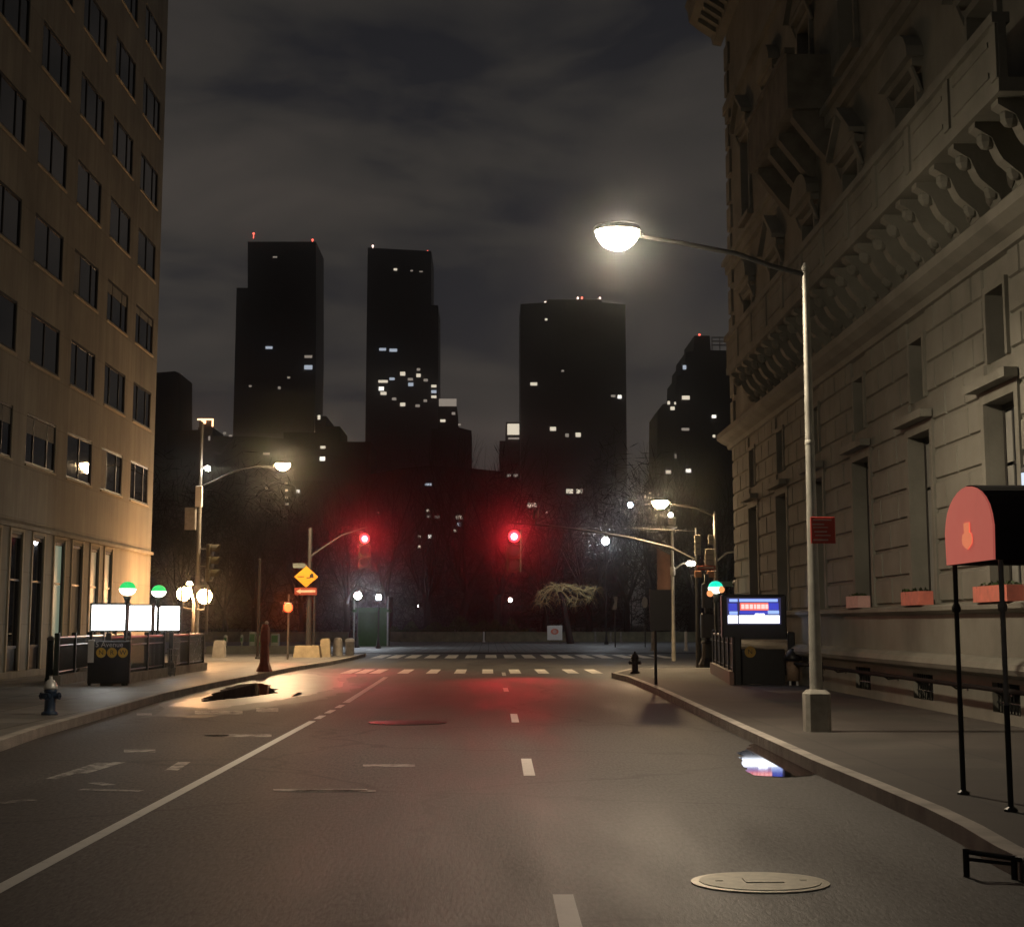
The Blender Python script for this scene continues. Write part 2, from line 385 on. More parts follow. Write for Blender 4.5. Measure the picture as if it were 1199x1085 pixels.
# pale far island and the kerb of the plaza
isl = [G(690,779), G(836,779.5), G(900,777), G(900,766.5), G(760,766.5), G(735,771)]
# road markings -----------------------------------------------------------
def strip(m, pts, w, z):
    for i in range(len(pts)-1):
        a, b = Vector(pts[i]), Vector(pts[i+1]); d = (b-a).normalized(); n = Vector((d.y, -d.x, 0))*w/2
        m.quad(*[(p.x, p.y, z) for p in (a+n, b+n, b-n, a-n)])
m = MB()
strip(m, [G(-60,1073), G(0,1040), G(120,976), G(250,906.5), G(366,844)], 0.125, 0.004)
for a, b in (((371,841.5),(378,837.5)), ((383,834.8),(390,831)), ((395,828.5),(401,825))): strip(m, [G(*a), G(*b)], 0.13, 0.004)
strip(m, [G(405,822.5), G(452,792.5)], 0.16, 0.004)
tag(m.build('lane_line', M_paint), kind='structure')
m = MB()
for (xa, ya, xb, yb) in ((670,1092,659,1047),(620,908,616,888),(603.5,845.5,601.5,835.5),(593,809.5,591.5,805),(590.5,791,589.5,787)):
    strip(m, [G(xa,ya), G(xb,yb)], 0.135, 0.004)
tag(m.build('lane_dashes', M_paint), kind='structure')
m = MB()
for x in (404,421,438,471,505,538,571,604,637,672,700):
    b = G(x, 788.3); m.quad(*[(b.x+dx, b.y+dy, 0.004) for dx, dy in ((-.2,0),(.2,0),(.2,5.6),(-.2,5.6))])
tag(m.build('near_crosswalk', M_paint), kind='structure')
m = MB()
for x in (440,459,480,503,527,551,575,598,621,645,667,690,712,738,760,785):
    b = G(x, 770.3); m.quad(*[(b.x+dx, b.y+dy, 0.004) for dx, dy in ((-.3,0),(.3,0),(.3,9.5),(-.3,9.5))])
tag(m.build('far_crosswalk', M_paint), kind='structure')
m = MB()
def hbar(m, x0, x1, y, hpx, z=0.004):
    m.add([tuple(G(x0,y+hpx/2))[:2]+(z,), tuple(G(x1,y+hpx/2))[:2]+(z,), tuple(G(x1,y-hpx/2))[:2]+(z,), tuple(G(x0,y-hpx/2))[:2]+(z,)], [(0,1,2,3)])
for x0, x1, y, h in ((228,284,834,4),(300,326,831,4.5),(240,318,861,3),(160,178,836,2.5),(145,182,879,3),(240,268,861,2),(320,430,925,2.5),(425,486,896,2.5),(345,440,926,2)):
    hbar(m, x0, x1, y, h)
for a, b in (((60,912),(120,893)), ((95,905),(140,892)), ((0,940),(38,936)), ((200,902),(216,892)), ((95,924),(165,926)), ((110,916),(128,919)), ((345,815),(352,811))):
    strip(m, [G(*a), G(*b)], 0.16, 0.004)
tag(m.build('faded_markings', M_paint_worn), kind='structure')
# puddles and damp tarmac
def blob(name, pts, z, mat, n=9):
    P = [G(*p) for p in pts]; out = []
    for i in range(len(P)):
        a, b = P[i], P[(i+1) % len(P)]
        for k in range(n):
            q = a.lerp(b, k/n); j = (b-a).length*0.07
            out.append((q.x+random.uniform(-j,j)*.35, q.y+random.uniform(-j,j)))
    m = MB(); m.add([(x, y, z) for x, y in out], [tuple(range(len(out)))])
    return tag(m.build(name, mat), kind='structure')
M_damp = pmat('damp_tarmac', (0.06, 0.056, 0.05), 0.36, var=0.4, scale=1.5, bump=0.25, bscale=25)
M_damp2 = pmat('drying_tarmac', (0.06, 0.057, 0.052), 0.50, var=.4, scale=1.5, bump=.35, bscale=25)
blob('drying_tarmac', [(178,838),(235,806),(300,792),(352,785),(412,790),(420,804),(385,817),(320,827),(240,840)], 0.002, M_damp2)
blob('damp_tarmac', [(205,826),(250,806),(300,795),(352,788),(398,792),(402,803),(370,812),(320,820),(250,830)], 0.004, M_damp)
blob('kerbside_puddle', [(236,822),(250,812),(278,802),(300,799),(318,803),(326,811),(300,815),(262,819)], 0.008, M_water)
blob('gutter_puddle', [(866,882),(880,871),(905,874),(925,884),(948,898),(952,908),(920,910),(880,908),(870,896)], 0.008, M_water)

# tarmac patch and manhole
p = G(477, 846)
m = MB(); m.lathe([(0.70,0.0),(0.70,0.010),(0.62,0.013)], p.x, p.y, 24, 1.0, 1.0)
tag(m.build('utility_cover', M_dark, at=p, smooth=False), 'dark round utility cover set in the middle lane before the crosswalk', 'manhole cover')
p = G(890, 1033.5)
t = thing('manhole_cover', 'large pale round manhole cover in the road near the right kerb', 'manhole cover', p)
m = MB(); m.lathe([(0.47,0.0),(0.47,0.010),(0.425,0.012)], p.x, p.y, 40); m.build('rim', pmat('worn_cover_rim',(.55,.51,.42),.5,metal=.6,var=.3,scale=9), t)
M_cover = pmat('worn_cover_steel', (0.46, 0.43, 0.35), 0.55, metal=0.5, var=0.35, scale=9, bump=0.15, bscale=60)
m = MB(); m.lathe([(0.415,0.0),(0.415,0.017)], p.x, p.y, 40)
m.cbox((p.x+.02, p.y, .019), (.26, .20, .008)); m.cbox((p.x-.28, p.y, .018), (.05, .03, .006)); m.cbox((p.x+.30, p.y+.03, .018), (.05, .03, .006))
m.build('lid', M_cover, t)

# ================================================================== BUILDING HELPERS
def facade(X, ns, a0, a1, z0, z1, ops, depth, m=None):
    """wall sheet on plane x = X facing ns, with real reveals round each opening (y0, y1, z0, z1)"""
    m = m or MB()
    ys = sorted({a0, a1, *[o[0] for o in ops], *[o[1] for o in ops]}); zs = sorted({z0, z1, *[o[2] for o in ops], *[o[3] for o in ops]})
    for i in range(len(ys)-1):
        for j in range(len(zs)-1):
            cy, cz = (ys[i]+ys[i+1])/2, (zs[j]+zs[j+1])/2
            if any(o[0] < cy < o[1] and o[2] < cz < o[3] for o in ops): continue
            m.quad((X,ys[i],zs[j]), (X,ys[i+1],zs[j]), (X,ys[i+1],zs[j+1]), (X,ys[i],zs[j+1]))
    D = X-ns*depth
    for y0, y1, c0, c1 in ops:
        m.quad((X,y0,c0),(D,y0,c0),(D,y0,c1),(X,y0,c1)); m.quad((X,y1,c0),(D,y1,c0),(D,y1,c1),(X,y1,c1))
        m.quad((X,y0,c0),(X,y1,c0),(D,y1,c0),(D,y0,c0)); m.quad((X,y0,c1),(X,y1,c1),(D,y1,c1),(D,y0,c1))
    return m

# ================================================================== LEFT APARTMENT BUILDING
LX = -14.2; LY0, LY1 = 18.0, 72.4; LZ = 36.0
LB = thing('apartment_building', 'tall buff stone apartment building with rows of dark wide windows on the left', 'building', (LX-9, 45, WALK))
cols = [(42.05+5.15*i, 42.05+5.15*i+3.6) for i in range(6)]
rows = [(6.60+3.16*k, 8.18+3.16*k) for k in range(9)]
slots = [(46.4,47.7),(48.7,50.0),(51.15,52.4),(53.65,54.95),(56.3,57.65),(58.75,60.2),(61.45,62.75),(63.7,64.95)]
ops = [(a, b, c, d) for a, b in cols for c, d in rows]+[(a, b, 0.35, 4.42) for a, b in slots]
m = facade(LX, 1, LY0, LY1, 0.0, LZ, ops, 0.13)
m.quad((LX,LY1,0),(LX-18,LY1,0),(LX-18,LY1,LZ),(LX,LY1,LZ)); m.quad((LX,LY0,0),(LX-18,LY0,0),(LX-18,LY0,LZ),(LX,LY0,LZ))
m.quad((LX-18,LY0,0),(LX-18,LY1,0),(LX-18,LY1,LZ),(LX-18,LY0,LZ))
m.build('wall', M_lime, LB)
m = MB(); m.box(LX-18.2, LX+0.2, LY0-.2, LY1+.2, LZ, LZ+0.8); m.build('roof', M_lime, LB)
m = MB()
prev = LY0
for a, b in slots:
    m.box(LX, LX+.035, a-.14, a-.001, .345, 4.5); m.box(LX, LX+.035, b+.001, b+.14, .345, 4.5); m.box(LX, LX+.045, a-.16, b+.16, 4.501, 4.585)
m.build('stone_surround', M_lime_smooth, LB)
m = MB(); m.box(LX, LX+0.12, LY0, LY1-.01, 4.60, 4.72); m.build('string_course', M_lime, LB)
m = MB(); m.box(LX, LX+0.14, LY0, LY1-.01, 0.0, 0.34); m.build('plinth', M_lime, LB)
E_cur1 = emat('greenish_lit_curtain', (.75,1.0,.72), .16); E_cur2 = emat('cream_lit_curtain', (1.0,.86,.5), .13)
for (a, b) in slots:
    f = MB(); x = LX-0.07
    f.box(x-.04,x+.04,a+.001,a+.08,.36,4.41); f.box(x-.04,x+.04,b-.08,b-.001,.36,4.41); f.box(x-.04,x+.04,a+.08,b-.08,4.31,4.41)
    f.box(x-.04,x+.04,a+.08,b-.08,1.02,1.10); f.box(x-.04,x+.04,a+.08,b-.08,3.02,3.08)
    fo = f.build('tall_window', M_frame, LB)
    g = MB(); g.box(x-.03,x-.01,a+.08,b-.08,1.10,4.31); g.build('pane', M_glass_b if (a > 56 and a < 62) or a > 61 else M_glass, fo)
    g = MB(); g.box(x-.02,x+.005,a+.08,b-.08,.36,1.02); g.build('grille_panel', M_dark, fo)
    if a > 55:
        g = MB(); g.box(x-.008,x-.002,a+.09,b-.09,1.11,4.30); g.build('curtain', E_cur1 if 56 < a < 58 else (E_cur2 if a > 61 else M_blind), fo)
rnd = random.Random(3)
for ci, (a, b) in enumerate(cols):
    for ri, (c, d) in enumerate(rows):
        x = LX-0.07
        f = MB()
        f.box(x-.05,x+.05,a+.001,a+.09,c+.001,d-.001); f.box(x-.05,x+.05,b-.09,b-.001,c+.001,d-.001)
        f.box(x-.05,x+.05,a+.09,b-.09,c+.001,c+.09); f.box(x-.05,x+.05,a+.09,b-.09,d-.09,d-.001)
        k = a+(b-a)*(0.27 if rnd.random() < .6 else .5); k2 = b-(k-a)
        f.box(x-.04,x+.04,k-.04,k+.04,c+.09,d-.09)
        if k2-k > .3: f.box(x-.04,x+.04,k2-.04,k2+.04,c+.09,d-.09)
        fo = f.build('window', M_frame, LB)
        g = MB(); g.box(x-.012,x+.012,a+.09,b-.09,c+.09,d-.09); g.build('pane', M_glass, fo)
        s = MB(); s.box(LX+.001,LX+.05,a-.05,b+.05,c-.07,c-.002); s.build('sill', M_lime_smooth, fo)
        if rnd.random() < .45:
            s = MB()
            if rnd.random() < .5: s.box(x+.02,x+.03,a+.1,k-.05,c+.1,d-.1)
            else: s.box(x+.02,x+.03,a+.1,b-.1,d-.1-rnd.uniform(.25,.7),d-.1)
            s.build('blind', M_blind, fo)

# ================================================================== RIGHT CLUB BUILDING
RX = 8.45; RY0, RY1 = 10.0, 58.7; RZ = 24.6
RB = thing('stone_clubhouse', 'ornate old stone clubhouse with rusticated base, balcony and pediments on the right', 'building', (RX+9, 34, WALK))
bays = [17.2+5.3*i for i in range(8)]           # 17.2 .. 54.3
bays = [b for b in bays if b > 16]
gw = [(b-.85, b+.85, 2.12, 5.42) for b in bays]
mz = [(b-.5, b+.5, 6.08, 7.25) for b in bays]
pn = [(b-.8, b+.8, 9.62, 12.25) for b in bays]
tw = [(b-.8, b+.8, 14.9, 17.6) for b in bays]
bs = [(b-.75, b+.75, 0.32, 0.80) for b in bays]
m = facade(RX, -1, RY0, RY1, 1.9, RZ, gw+mz+pn+tw, 0.40)
m.quad((RX,RY1,0),(RX+16,RY1,0),(RX+16,RY1,RZ),(RX,RY1,RZ)); m.quad((RX,RY0,0),(RX+16,RY0,0),(RX+16,RY0,RZ),(RX,RY0,RZ))
m.quad((RX+16,RY0,0),(RX+16,RY1,0),(RX+16,RY1,RZ),(RX+16,RY0,RZ))
m.build('wall', M_club, RB)
m = facade(RX-.14, -1, RY0, RY1+.14, 0.0, 1.98, bs, 0.35)
m.quad((RX-.14,RY1+.14,0),(RX+16,RY1+.14,0),(RX+16,RY1+.14,1.98),(RX-.14,RY1+.14,1.98))
m.build('plinth', M_club, RB)
m = MB(); prof = [(0,1.93),(-.20,1.93),(-.30,1.99),(-.30,2.06),(-.22,2.10),(0,2.10)]
m.prism([(RX+a, RY0, z) for a, z in prof], (0, RY1-RY0+.22, 0)); m.build('ledge', M_club, RB)
m = MB(); prof = [(-.139,.88),(-.26,.90),(-.40,.96),(-.44,1.04),(-.40,1.13),(-.28,1.20),(-.139,1.22)]
m.prism([(RX+a, RY0, z) for a, z in prof], (0, RY1-RY0+.3, 0)); m.build('torus_moulding', M_club, RB)
# rustication: coursed blocks with open joints
m = MB(); hgt = 0.568; k = 0
z = 2.16
rn = random.Random(11)
while z < 7.55:
    zt = z+hgt-.05
    blocked = sorted((o[0]-.22, o[1]+.22) for o in gw+mz if o[2]-.1 < zt and o[3]+.12 > z)
    spans = []; y = RY0
    for a, b in blocked:
        if a > y: spans.append((y, a))
        y = max(y, b)
    spans.append((y, RY1-.001))
    for a, b in spans:
        n = max(1, round((b-a)/1.45)); off = 0.5*(b-a)/n*(k % 2)
        cuts = [a]+[a+(b-a)*(i+1)/n-off for i in range(n if off else n-1)]+[b]
        for i in range(len(cuts)-1):
            if cuts[i+1]-cuts[i] > .12:
                pr = .05+rn.uniform(-.006,.006)
                y0, y1 = cuts[i]+.022, cuts[i+1]-.022
                m.add([(RX,y0,z),(RX,y1,z),(RX,y1,zt),(RX,y0,zt),(RX-pr,y0+.025,z+.025),(RX-pr,y1-.025,z+.025),(RX-pr,y1-.025,zt-.025),(RX-pr,y0+.025,zt-.025)],
                      [(4,5,6,7),(0,1,5,4),(1,2,6,5),(2,3,7,6),(3,0,4,7)])
    z += hgt; k += 1
m.build('rustication', M_club, RB)
# main string cornice, balcony band and crowning cornice
m = MB(); prof = [(0,7.72),(-.12,7.74),(-.16,7.86),(-.34,7.94),(-.50,8.06),(-.52,8.22),(-.44,8.30),(0,8.30)]
m.prism([(RX+a, RY0, z) for a, z in prof], (0, RY1-RY0+.5, 0))
m.build('string_cornice', M_club, RB)
BAL = thing  # keep flake quiet
b0, b1 = 24.0, 53.0
bal = MB(); bal.box(RX-1.0, RX-.001, b0, b1, 9.45, 9.66); bal.box(RX-1.06, RX-.80, b0, b1, 10.50, 10.66); bal.box(RX-.98, RX-.86, b0, b1, 9.66, 10.50)
balo = bal.build('balcony', M_club, RB)
q = MB(); n = 11
for i in range(n):
    y0, y1 = b0+i*(b1-b0)/n, b0+(i+1)*(b1-b0)/n
    q.box(RX-1.02, RX-.979, y0+.02, y0+.32, 9.665, 10.495); q.box(RX-1.0, RX-.979, y0+.5, y1-.18, 9.80, 9.88); q.box(RX-1.0, RX-.979, y0+.5, y1-.18, 10.28, 10.36)
q.build('parapet_panels', M_club, balo)
for i in range(24):
    y = b0+.5+i*1.22
    if y > b1-.2: break
    q = MB(); pr = [(0,8.32),(-.12,8.34),(-.22,8.62),(-.50,8.86),(-.56,8.96),(-.66,9.2),(-.92,9.36),(-.92,9.449),(0,9.449)]
    q.prism([(RX+a-.002, y-.17, zz) for a, zz in pr], (0, .34, 0))
    q.ball((RX-.70, y, 9.2), .16, 8, 5); q.ball((RX-.26, y, 8.7), .15, 8, 5)
    q.build('bracket', M_club, balo)
q = MB()
for i in range(46):
    y = b0+.3+i*.61
    if y < b1-.2: q.prism([(RX-.02,y+.05,8.6),(RX-.02,y+.25,8.9),(RX-.02,y+.15,9.3),(RX-.02,y-.05,9.0)], (.018,0,0)) if False else q.ball((RX-.02, y, 8.95), .2, 8, 4, .35, 1, 1.3)
q.build('carved_frieze', M_club_d, RB)
prof = [(0,22.6),(-.3,22.65),(-.35,22.9),(-.8,23.2),(-1.15,23.5),(-1.2,23.9),(-1.3,24.1),(0,24.1)]
m = MB(); m.prism([(RX+a, RY0, z) for a, z in prof], (0, RY1-RY0+1.2, 0))
for i in range(64):
    y = RY0+.4+i*.77
    if y < RY1+.6: m.prism([(RX+a-.001, y-.15, z) for a, z in [(-.34,22.72),(-.95,23.12),(-.95,23.26),(-.34,22.98)]], (0, .3, 0))
m.build('crown_cornice', M_club, RB)
m = MB(); m.box(RX-.001, RX+16.2, RY0-.1, RY1+.1, RZ, RZ+.5); m.build('roof', M_club_d, RB)
m = MB(); m.box(RX-.16, RX-.001, RY0, RY1+.1, 13.85, 14.15); m.box(RX-.28, RX-.001, RY0, RY1+.2, 14.15, 14.3)
m.box(RX-.14, RX-.001, RY0, RY1+.1, 19.6, 19.95); m.build('string_course', M_club, RB)
m = MB()
for k in range(14):                                 # corner quoins
    m.cbox((RX-.04, RY1-.35-(k % 2)*.12, 8.9+k*.98), (.08, .68+(k % 2)*.25, .8))
m.build('quoin', M_club, RB)
def club_window(o, name, ped=False, surround=.16, proud=.10):
    a, b, c, d = o
    f = MB(); x = RX+.30
    f.box(x-.04,x+.04,a+.001,a+.1,c+.001,d-.001); f.box(x-.04,x+.04,b-.1,b-.001,c+.001,d-.001); f.box(x-.04,x+.04,a+.1,b-.1,d-.1,d-.001); f.box(x-.04,x+.04,a+.1,b-.1,c+.001,c+.1)
    mid = (a+b)/2; f.box(x-.035,x+.035,mid-.03,mid+.03,c+.1,d-.1)
    if d-c > 2: f.box(x-.03,x+.03,a+.1,b-.1,c+(d-c)*.68,c+(d-c)*.68+.06)
    fo = f.build(name, M_frame, RB)
    g = MB(); g.box(x-.01,x+.01,a+.1,b-.1,c+.1,d-.1); g.build('pane', M_glass, fo)
    s = MB(); e = surround
    s.box(RX-proud,RX-.002,a-e,a+.001,c,d+e); s.box(RX-proud,RX-.002,b-.001,b+e,c,d+e); s.box(RX-proud,RX-.002,a+.001,b-.001,d+.001,d+e)
    if ped:
        pz = d+e+.10
        s.box(RX-.22,RX-.002,a-e-.2,b+e+.2,pz,pz+.16)
        if ped == 'tri':
            s.prism([(RX-.24,a-e-.28,pz+.16),(RX-.24,b+e+.28,pz+.16),(RX-.24,mid,pz+.92)], (.10,0,0))
            s.prism([(RX-.38,a-e-.36,pz+.17),(RX-.38,mid,pz+.98),(RX-.38,mid,pz+1.14),(RX-.38,a-e-.36,pz+.30)], (.378,0,0))
            s.prism([(RX-.38,b+e+.36,pz+.17),(RX-.38,mid,pz+.98),(RX-.38,mid,pz+1.14),(RX-.38,b+e+.36,pz+.30)], (.378,0,0))
        else:
            pts = [(RX-.34, mid+(b-a+.9)/2*math.cos(t), pz+.17+.72*math.sin(t)) for t in [math.pi*i/10 for i in range(11)]]
            s.prism(pts, (.338,0,0))
        for yy in (a-e-.06, b+e+.06):
            s.prism([(RX-.24,yy-.1,pz-.001),(RX-.24,yy+.1,pz-.001),(RX-.06,yy+.1,pz-.5),(RX-.06,yy-.1,pz-.5)], (.058,0,0))
        s.box(RX-.2,RX-.002,a-e-.1,b+e+.1,c-.16,c-.002)
    s.build('surround', M_club, fo)
    return fo
for i, b in enumerate(bays):
    fo = club_window(gw[i], 'tall_window', surround=.2, proud=.07)
    s = MB(); a, bb, c, d = gw[i]
    s.box(RX-.30,RX-.08,a-.3,bb+.3,d+.21,d+.36); s.build('lintel_cornice', M_club, fo)
    s = MB(); s.box(RX+.27,RX+.29,a+.12,a+.55,c+.1,d-.15); s.box(RX+.27,RX+.29,bb-.45,bb-.12,c+.1,d-.15); s.build('curtain', M_blind, fo)
    club_window(mz[i], 'small_window', surround=.12, proud=.07)
    club_window(pn[i], 'upper_window', ped='tri' if i % 2 == 0 else 'arc')
    club_window(tw[i], 'upper_window', ped='arc' if i % 2 == 0 else 'tri')
    a, bb, c, d = bs[i]
    f = MB(); f.box(RX+.15,RX+.17,a+.001,bb-.001,c+.001,d-.001); fo = f.build('basement_window', M_glass, RB)
    g = MB()
    for kk in range(9): yy = a+.08+kk*(bb-a-.16)/8; g.tube((RX-.06,yy,c),(RX-.06,yy,d),.014,n=5)
    g.tube((RX-.06,a,c+.16),(RX-.06,bb,c+.16),.014,n=5); g.tube((RX-.06,a,d-.14),(RX-.06,bb,d-.14),.014,n=5); g.build('grille', M_dark, fo)
# projecting stone balcony on the second floor, mid facade
q = MB(); q.box(RX-1.1,RX-.001,40.6,46.8,14.31,14.6); q.box(RX-1.1,RX-.95,40.6,46.8,14.6,15.7); q.box(RX-.95,RX-.001,40.6,40.75,14.6,15.7); q.box(RX-.95,RX-.001,46.65,46.8,14.6,15.7); q.box(RX-1.16,RX-.9,40.55,46.85,15.7,15.85)
for yy in (41.0, 43.0, 44.4, 46.4):
    q.prism([(RX-.001,yy-.2,13.0),(RX-.3,yy-.2,13.3),(RX-.95,yy-.2,14.15),(RX-.95,yy-.2,14.309),(RX-.001,yy-.2,14.309)], (0,.4,0))
q.build('upper_balcony', M_club_d, RB)
# added dark rail standing in for the shadow band under the moulding
t = thing('shadow_rail', 'added dark rail standing in for the shadow under the clubhouse moulding', 'railing', (RX-.40, 40, .72))
m = MB(); m.tube((RX-.42,24.5,.72),(RX-.42,53,.72),.04,n=8); m.build('rail', pmat('shadow_black',(.012,.012,.012),.9,spec=.1), t)
for i in range(12):
    y = 24.9+i*2.55
    m = MB(); m.path([(RX-.14,y,.66),(RX-.34,y,.64),(RX-.42,y,.70)],.02,6); m.cbox((RX-.15,y,.66),(.02,.08,.10)); m.build('bracket', M_dark, t)

# flower boxes on the ledge
for (b, mt, lab, L) in ((bays[4], M_box_pink, 'pale pink flower box on the clubhouse ledge, nearest the lamp post', .62), (bays[3], M_box_red, 'salmon red flower box on the clubhouse ledge, middle of the three', .7), (bays[2], M_box_red, 'salmon red flower box on the ledge, partly behind the awning post', .95)):
    t = thing('flower_box', lab, 'flower box', (RX-.20, b, 2.10), 'flower boxes on the clubhouse ledge')
    m = MB(); x = RX-.20
    m.box(x-.14,x+.14,b-L,b-L+.02,2.101,2.36); m.box(x-.14,x+.14,b+L-.02,b+L,2.101,2.36); m.box(x-.14,x-.12,b-L+.02,b+L-.02,2.101,2.36); m.box(x+.12,x+.14,b-L+.02,b+L-.02,2.101,2.36); m.box(x-.12,x+.12,b-L+.02,b+L-.02,2.102,2.12)
    m.build('box', mt, t)
    m = MB()
    for _ in range(110):
        c = Vector((x+random.uniform(-.12,.12), b+random.uniform(-L,L)*.95, 2.31+random.random()**1.6*.10)); d = Vector([random.uniform(-1,1) for _ in range(3)]).normalized()*.05; e = d.orthogonal().normalized()*.03
        m.quad(c-d, c+e, c+d, c-e)
    m.build('foliage', M_leaf, t)

# ================================================================== LAMPS
E_main = emat('warm_lamp_lens', (1.0, 0.83, 0.60), 270)
E_left = emat('amber_lamp_lens', (1.0, 0.68, 0.36), 480)
E_small = emat('small_floodlight_lens', (1.0, 0.9, 0.75), 250)
E_white = emat('cool_lamp_globe', (0.86, 0.93, 1.0), 240)
E_warmglobe = emat('orange_lamp_globe', (1.0, 0.50, 0.20), 150)
E_red = emat('red_signal_lens', (1.0, 0.018, 0.030), 5.0); E_redhot = emat('red_signal_core', (1.0, 0.035, 0.05), 75)
E_hand = emat('orange_red_signal_lens', (1.0, 0.05, 0.008), 7.0)
def street_lamp(label, base, top_z, arm_pts, head, lensmat, polemat, r0=.10, r1=.055, blocks=True, group='cobra head street lamps', power=1500, lcol=(1,.8,.56)):
    t = thing('street_lamp', label, 'street lamp', base, group)
    if blocks:
        m = MB(); m.bbox((base.x, base.y, base.z+.31), (.38,.38,.62), .06); m.build('base', M_conc, t)
    m = MB(); zb = base.z+(.60 if blocks else 0)
    m.path([(base.x,base.y,zb),(base.x,base.y,zb+.9),(base.x,base.y,top_z)], [r0,r0*.92,r1], 8); m.lathe([(r1*1.3,top_z),(r1*1.2,top_z+.06),(r1*.4,top_z+.14)], base.x, base.y, 8)
    m.lathe([(r1*1.25,top_z*.62),(r1*1.5,top_z*.62+.02),(r1*1.5,top_z*.62+.07),(r1*1.25,top_z*.62+.09)], base.x, base.y, 8)
    m.build('pole', polemat, t, smooth=True)
    m = MB(); m.path(arm_pts, [.04]*(len(arm_pts)-1)+[.03], 8)
    m.build('arm', M_sigpole, t, smooth=True)
    d = Vector(arm_pts[-1])-Vector(arm_pts[-2]); d.normalize()
    h = Vector(head)
    m = MB(); ext = .34
    # teardrop housing: upper shell
    m.ball((h.x,h.y,h.z+.16), .33, 16, 5, 1.12, .98, .30, .5, 1.0); m.lathe([(.33,h.z+.16),(.335,h.z+.11)], h.x, h.y, 16, 1.12, .98)
    m.tube(Vector(arm_pts[-1]), (h.x+(.26 if arm_pts[-1][0] > h.x else -.26), h.y, h.z+.19), .04, .06, 8)
    hd = m.build('lamp_head', M_sigpole, t, smooth=True)
    m = MB(); m.ball((h.x,h.y,h.z+.14), .32, 16, 6, 1.08, .95, 1.05, 0.0, .5)
    m.build('lens', lensmat, hd, smooth=True)
    sl = bpy.data.lights.new('lamp_light', 'SPOT'); sl.energy = power; sl.color = lcol; sl.spot_size = R(174); sl.spot_blend = .35; sl.shadow_soft_size = .12
    so = bpy.data.objects.new('lamp_light', sl); C.objects.link(so); so.parent = t; so.location = (h.x-base.x, h.y-base.y, h.z-.22-base.z)
    return t
# near right lamp
pb = G(957, 856, WALK); pt = aY(943, 318, pb.y); hd = aY(723, 279, pb.y)
street_lamp('tall pale lamp post at right kerb carrying the red sign, lamp over the road', pb, pt.z,
            [(pb.x, pb.y, pt.z-.05), aY(905,312,pb.y), aY(862,297,pb.y), aY(800,285,pb.y), aY(752,277,pb.y)], hd, E_main, M_pole, .10, .052, power=1350, lcol=(1.0,.83,.60))
# left far lamp
lb = G(229, 771, WALK); lh = aY(331, 546, lb.y); lt = aY(239, 497, lb.y)
L1 = street_lamp('lamp post behind the left subway entrance with long curved arm and amber lamp', lb, lt.z,
            [(lb.x, lb.y, aY(235,570,lb.y).z), aY(250,563,lb.y), aY(275,551,lb.y), aY(300,545,lb.y), aY(318,546,lb.y)], lh, E_left, M_galv_d, .13, .07, power=3800, lcol=(1.0,.70,.40))
t = thing('floodlight', 'small white floodlight clamped near the top of the left lamp post', 'floodlight', aY(242,548,lb.y))
c = aY(243,548,lb.y); m = MB(); m.cbox((c.x-.12, c.y, c.z+.02), (.2,.16,.14)); m.tube((lb.x,lb.y,c.z+.02),(c.x-.2,c.y,c.z+.02),.03,n=6); m.build('housing', M_galv, t)
m = MB(); m.ball((c.x+.02,c.y-.09,c.z-.02), .12, 10, 5); m.build('lens', E_small, t, smooth=True)
for (px, py, w, h, lab) in ((233,581,8,24,'slim pale equipment cabinet on the left lamp post below its arm'), (223,607,13,26,'grey equipment cabinet strapped to the left lamp post, the lower of two')):
    c = aY(px, py, lb.y-.2); s = lb.y/F
    t = thing('equipment_cabinet', lab, 'cabinet', c)
    m = MB(); m.bbox(c, (w*s, .22, h*s), .02); m.build('box', M_galv if w > 9 else M_white, t)
    m = MB(); m.cbox((c.x, c.y-.115, c.z), (w*s*.82, .01, h*s*.9)); m.cbox((c.x+w*s*.3, c.y-.125, c.z), (.03,.012,.08)); m.build('door', M_galv if w > 9 else M_white, t)
# right far lamp on signal pole
SY = 70.0
rb = Vector((aY(840,776,SY).x, SY, WALK)); rt = aY(838,603,SY); rh = aY(773,590,SY)
RL = street_lamp('lamp post at the far right corner with straight arm and warm lamp', rb, rt.z,
            [(rb.x, rb.y, rt.z-.05), aY(815,594,SY), aY(800,592,SY), aY(786,590,SY)], rh, E_left, M_galv, .12, .07, power=1900, lcol=(1.0,.72,.40))
m = MB(); m.path([(rb.x,rb.y,aY(842,658,SY).z), aY(846,651,SY), aY(851,647,SY), aY(858,646,SY), aY(864,646.5,SY)], .04, 6); m.build('side_arm', M_white, RL, smooth=True)

# park and plaza lamps ----------------------------------------------------
def globe_lamp(label, px, pyg, base_y, Y, mat, r=.2, name='park_lamp', pm=M_dark, group='globe lamps along the park'):
    c = aY(px, pyg, Y); b = Vector((c.x, Y, base_y))
    t = thing(name, label, 'lamp post', b, group)
    m = MB(); m.lathe([(.19,b.z),(.19,b.z+.12),(.11,b.z+.3),(.09,b.z+.75),(.055,b.z+.85),(.045,c.z-r-.25),(.10,c.z-r-.12),(.10,c.z-r+.02)], b.x, b.y, 10); m.build('post', pm, t, smooth=True)
    m = MB(); m.ball(c, r, 12, 8, 1,1,1.1); g = m.build('globe', mat, t, smooth=True)
    m = MB(); m.lathe([(r*.62,c.z+r*.92),(r*.4,c.z+r*1.25),(.02,c.z+r*1.5)], c.x, c.y, 10); m.build('finial', pm, t)
    return t
ZP = 0.01
globe_lamp('bright white globe lamp at the left corner of the green kiosk', 419, 697, ZP, 128, E_white, .26)
globe_lamp('white globe lamp in front of the green kiosk door', 443.5, 699, ZP, 124, E_white, .18)
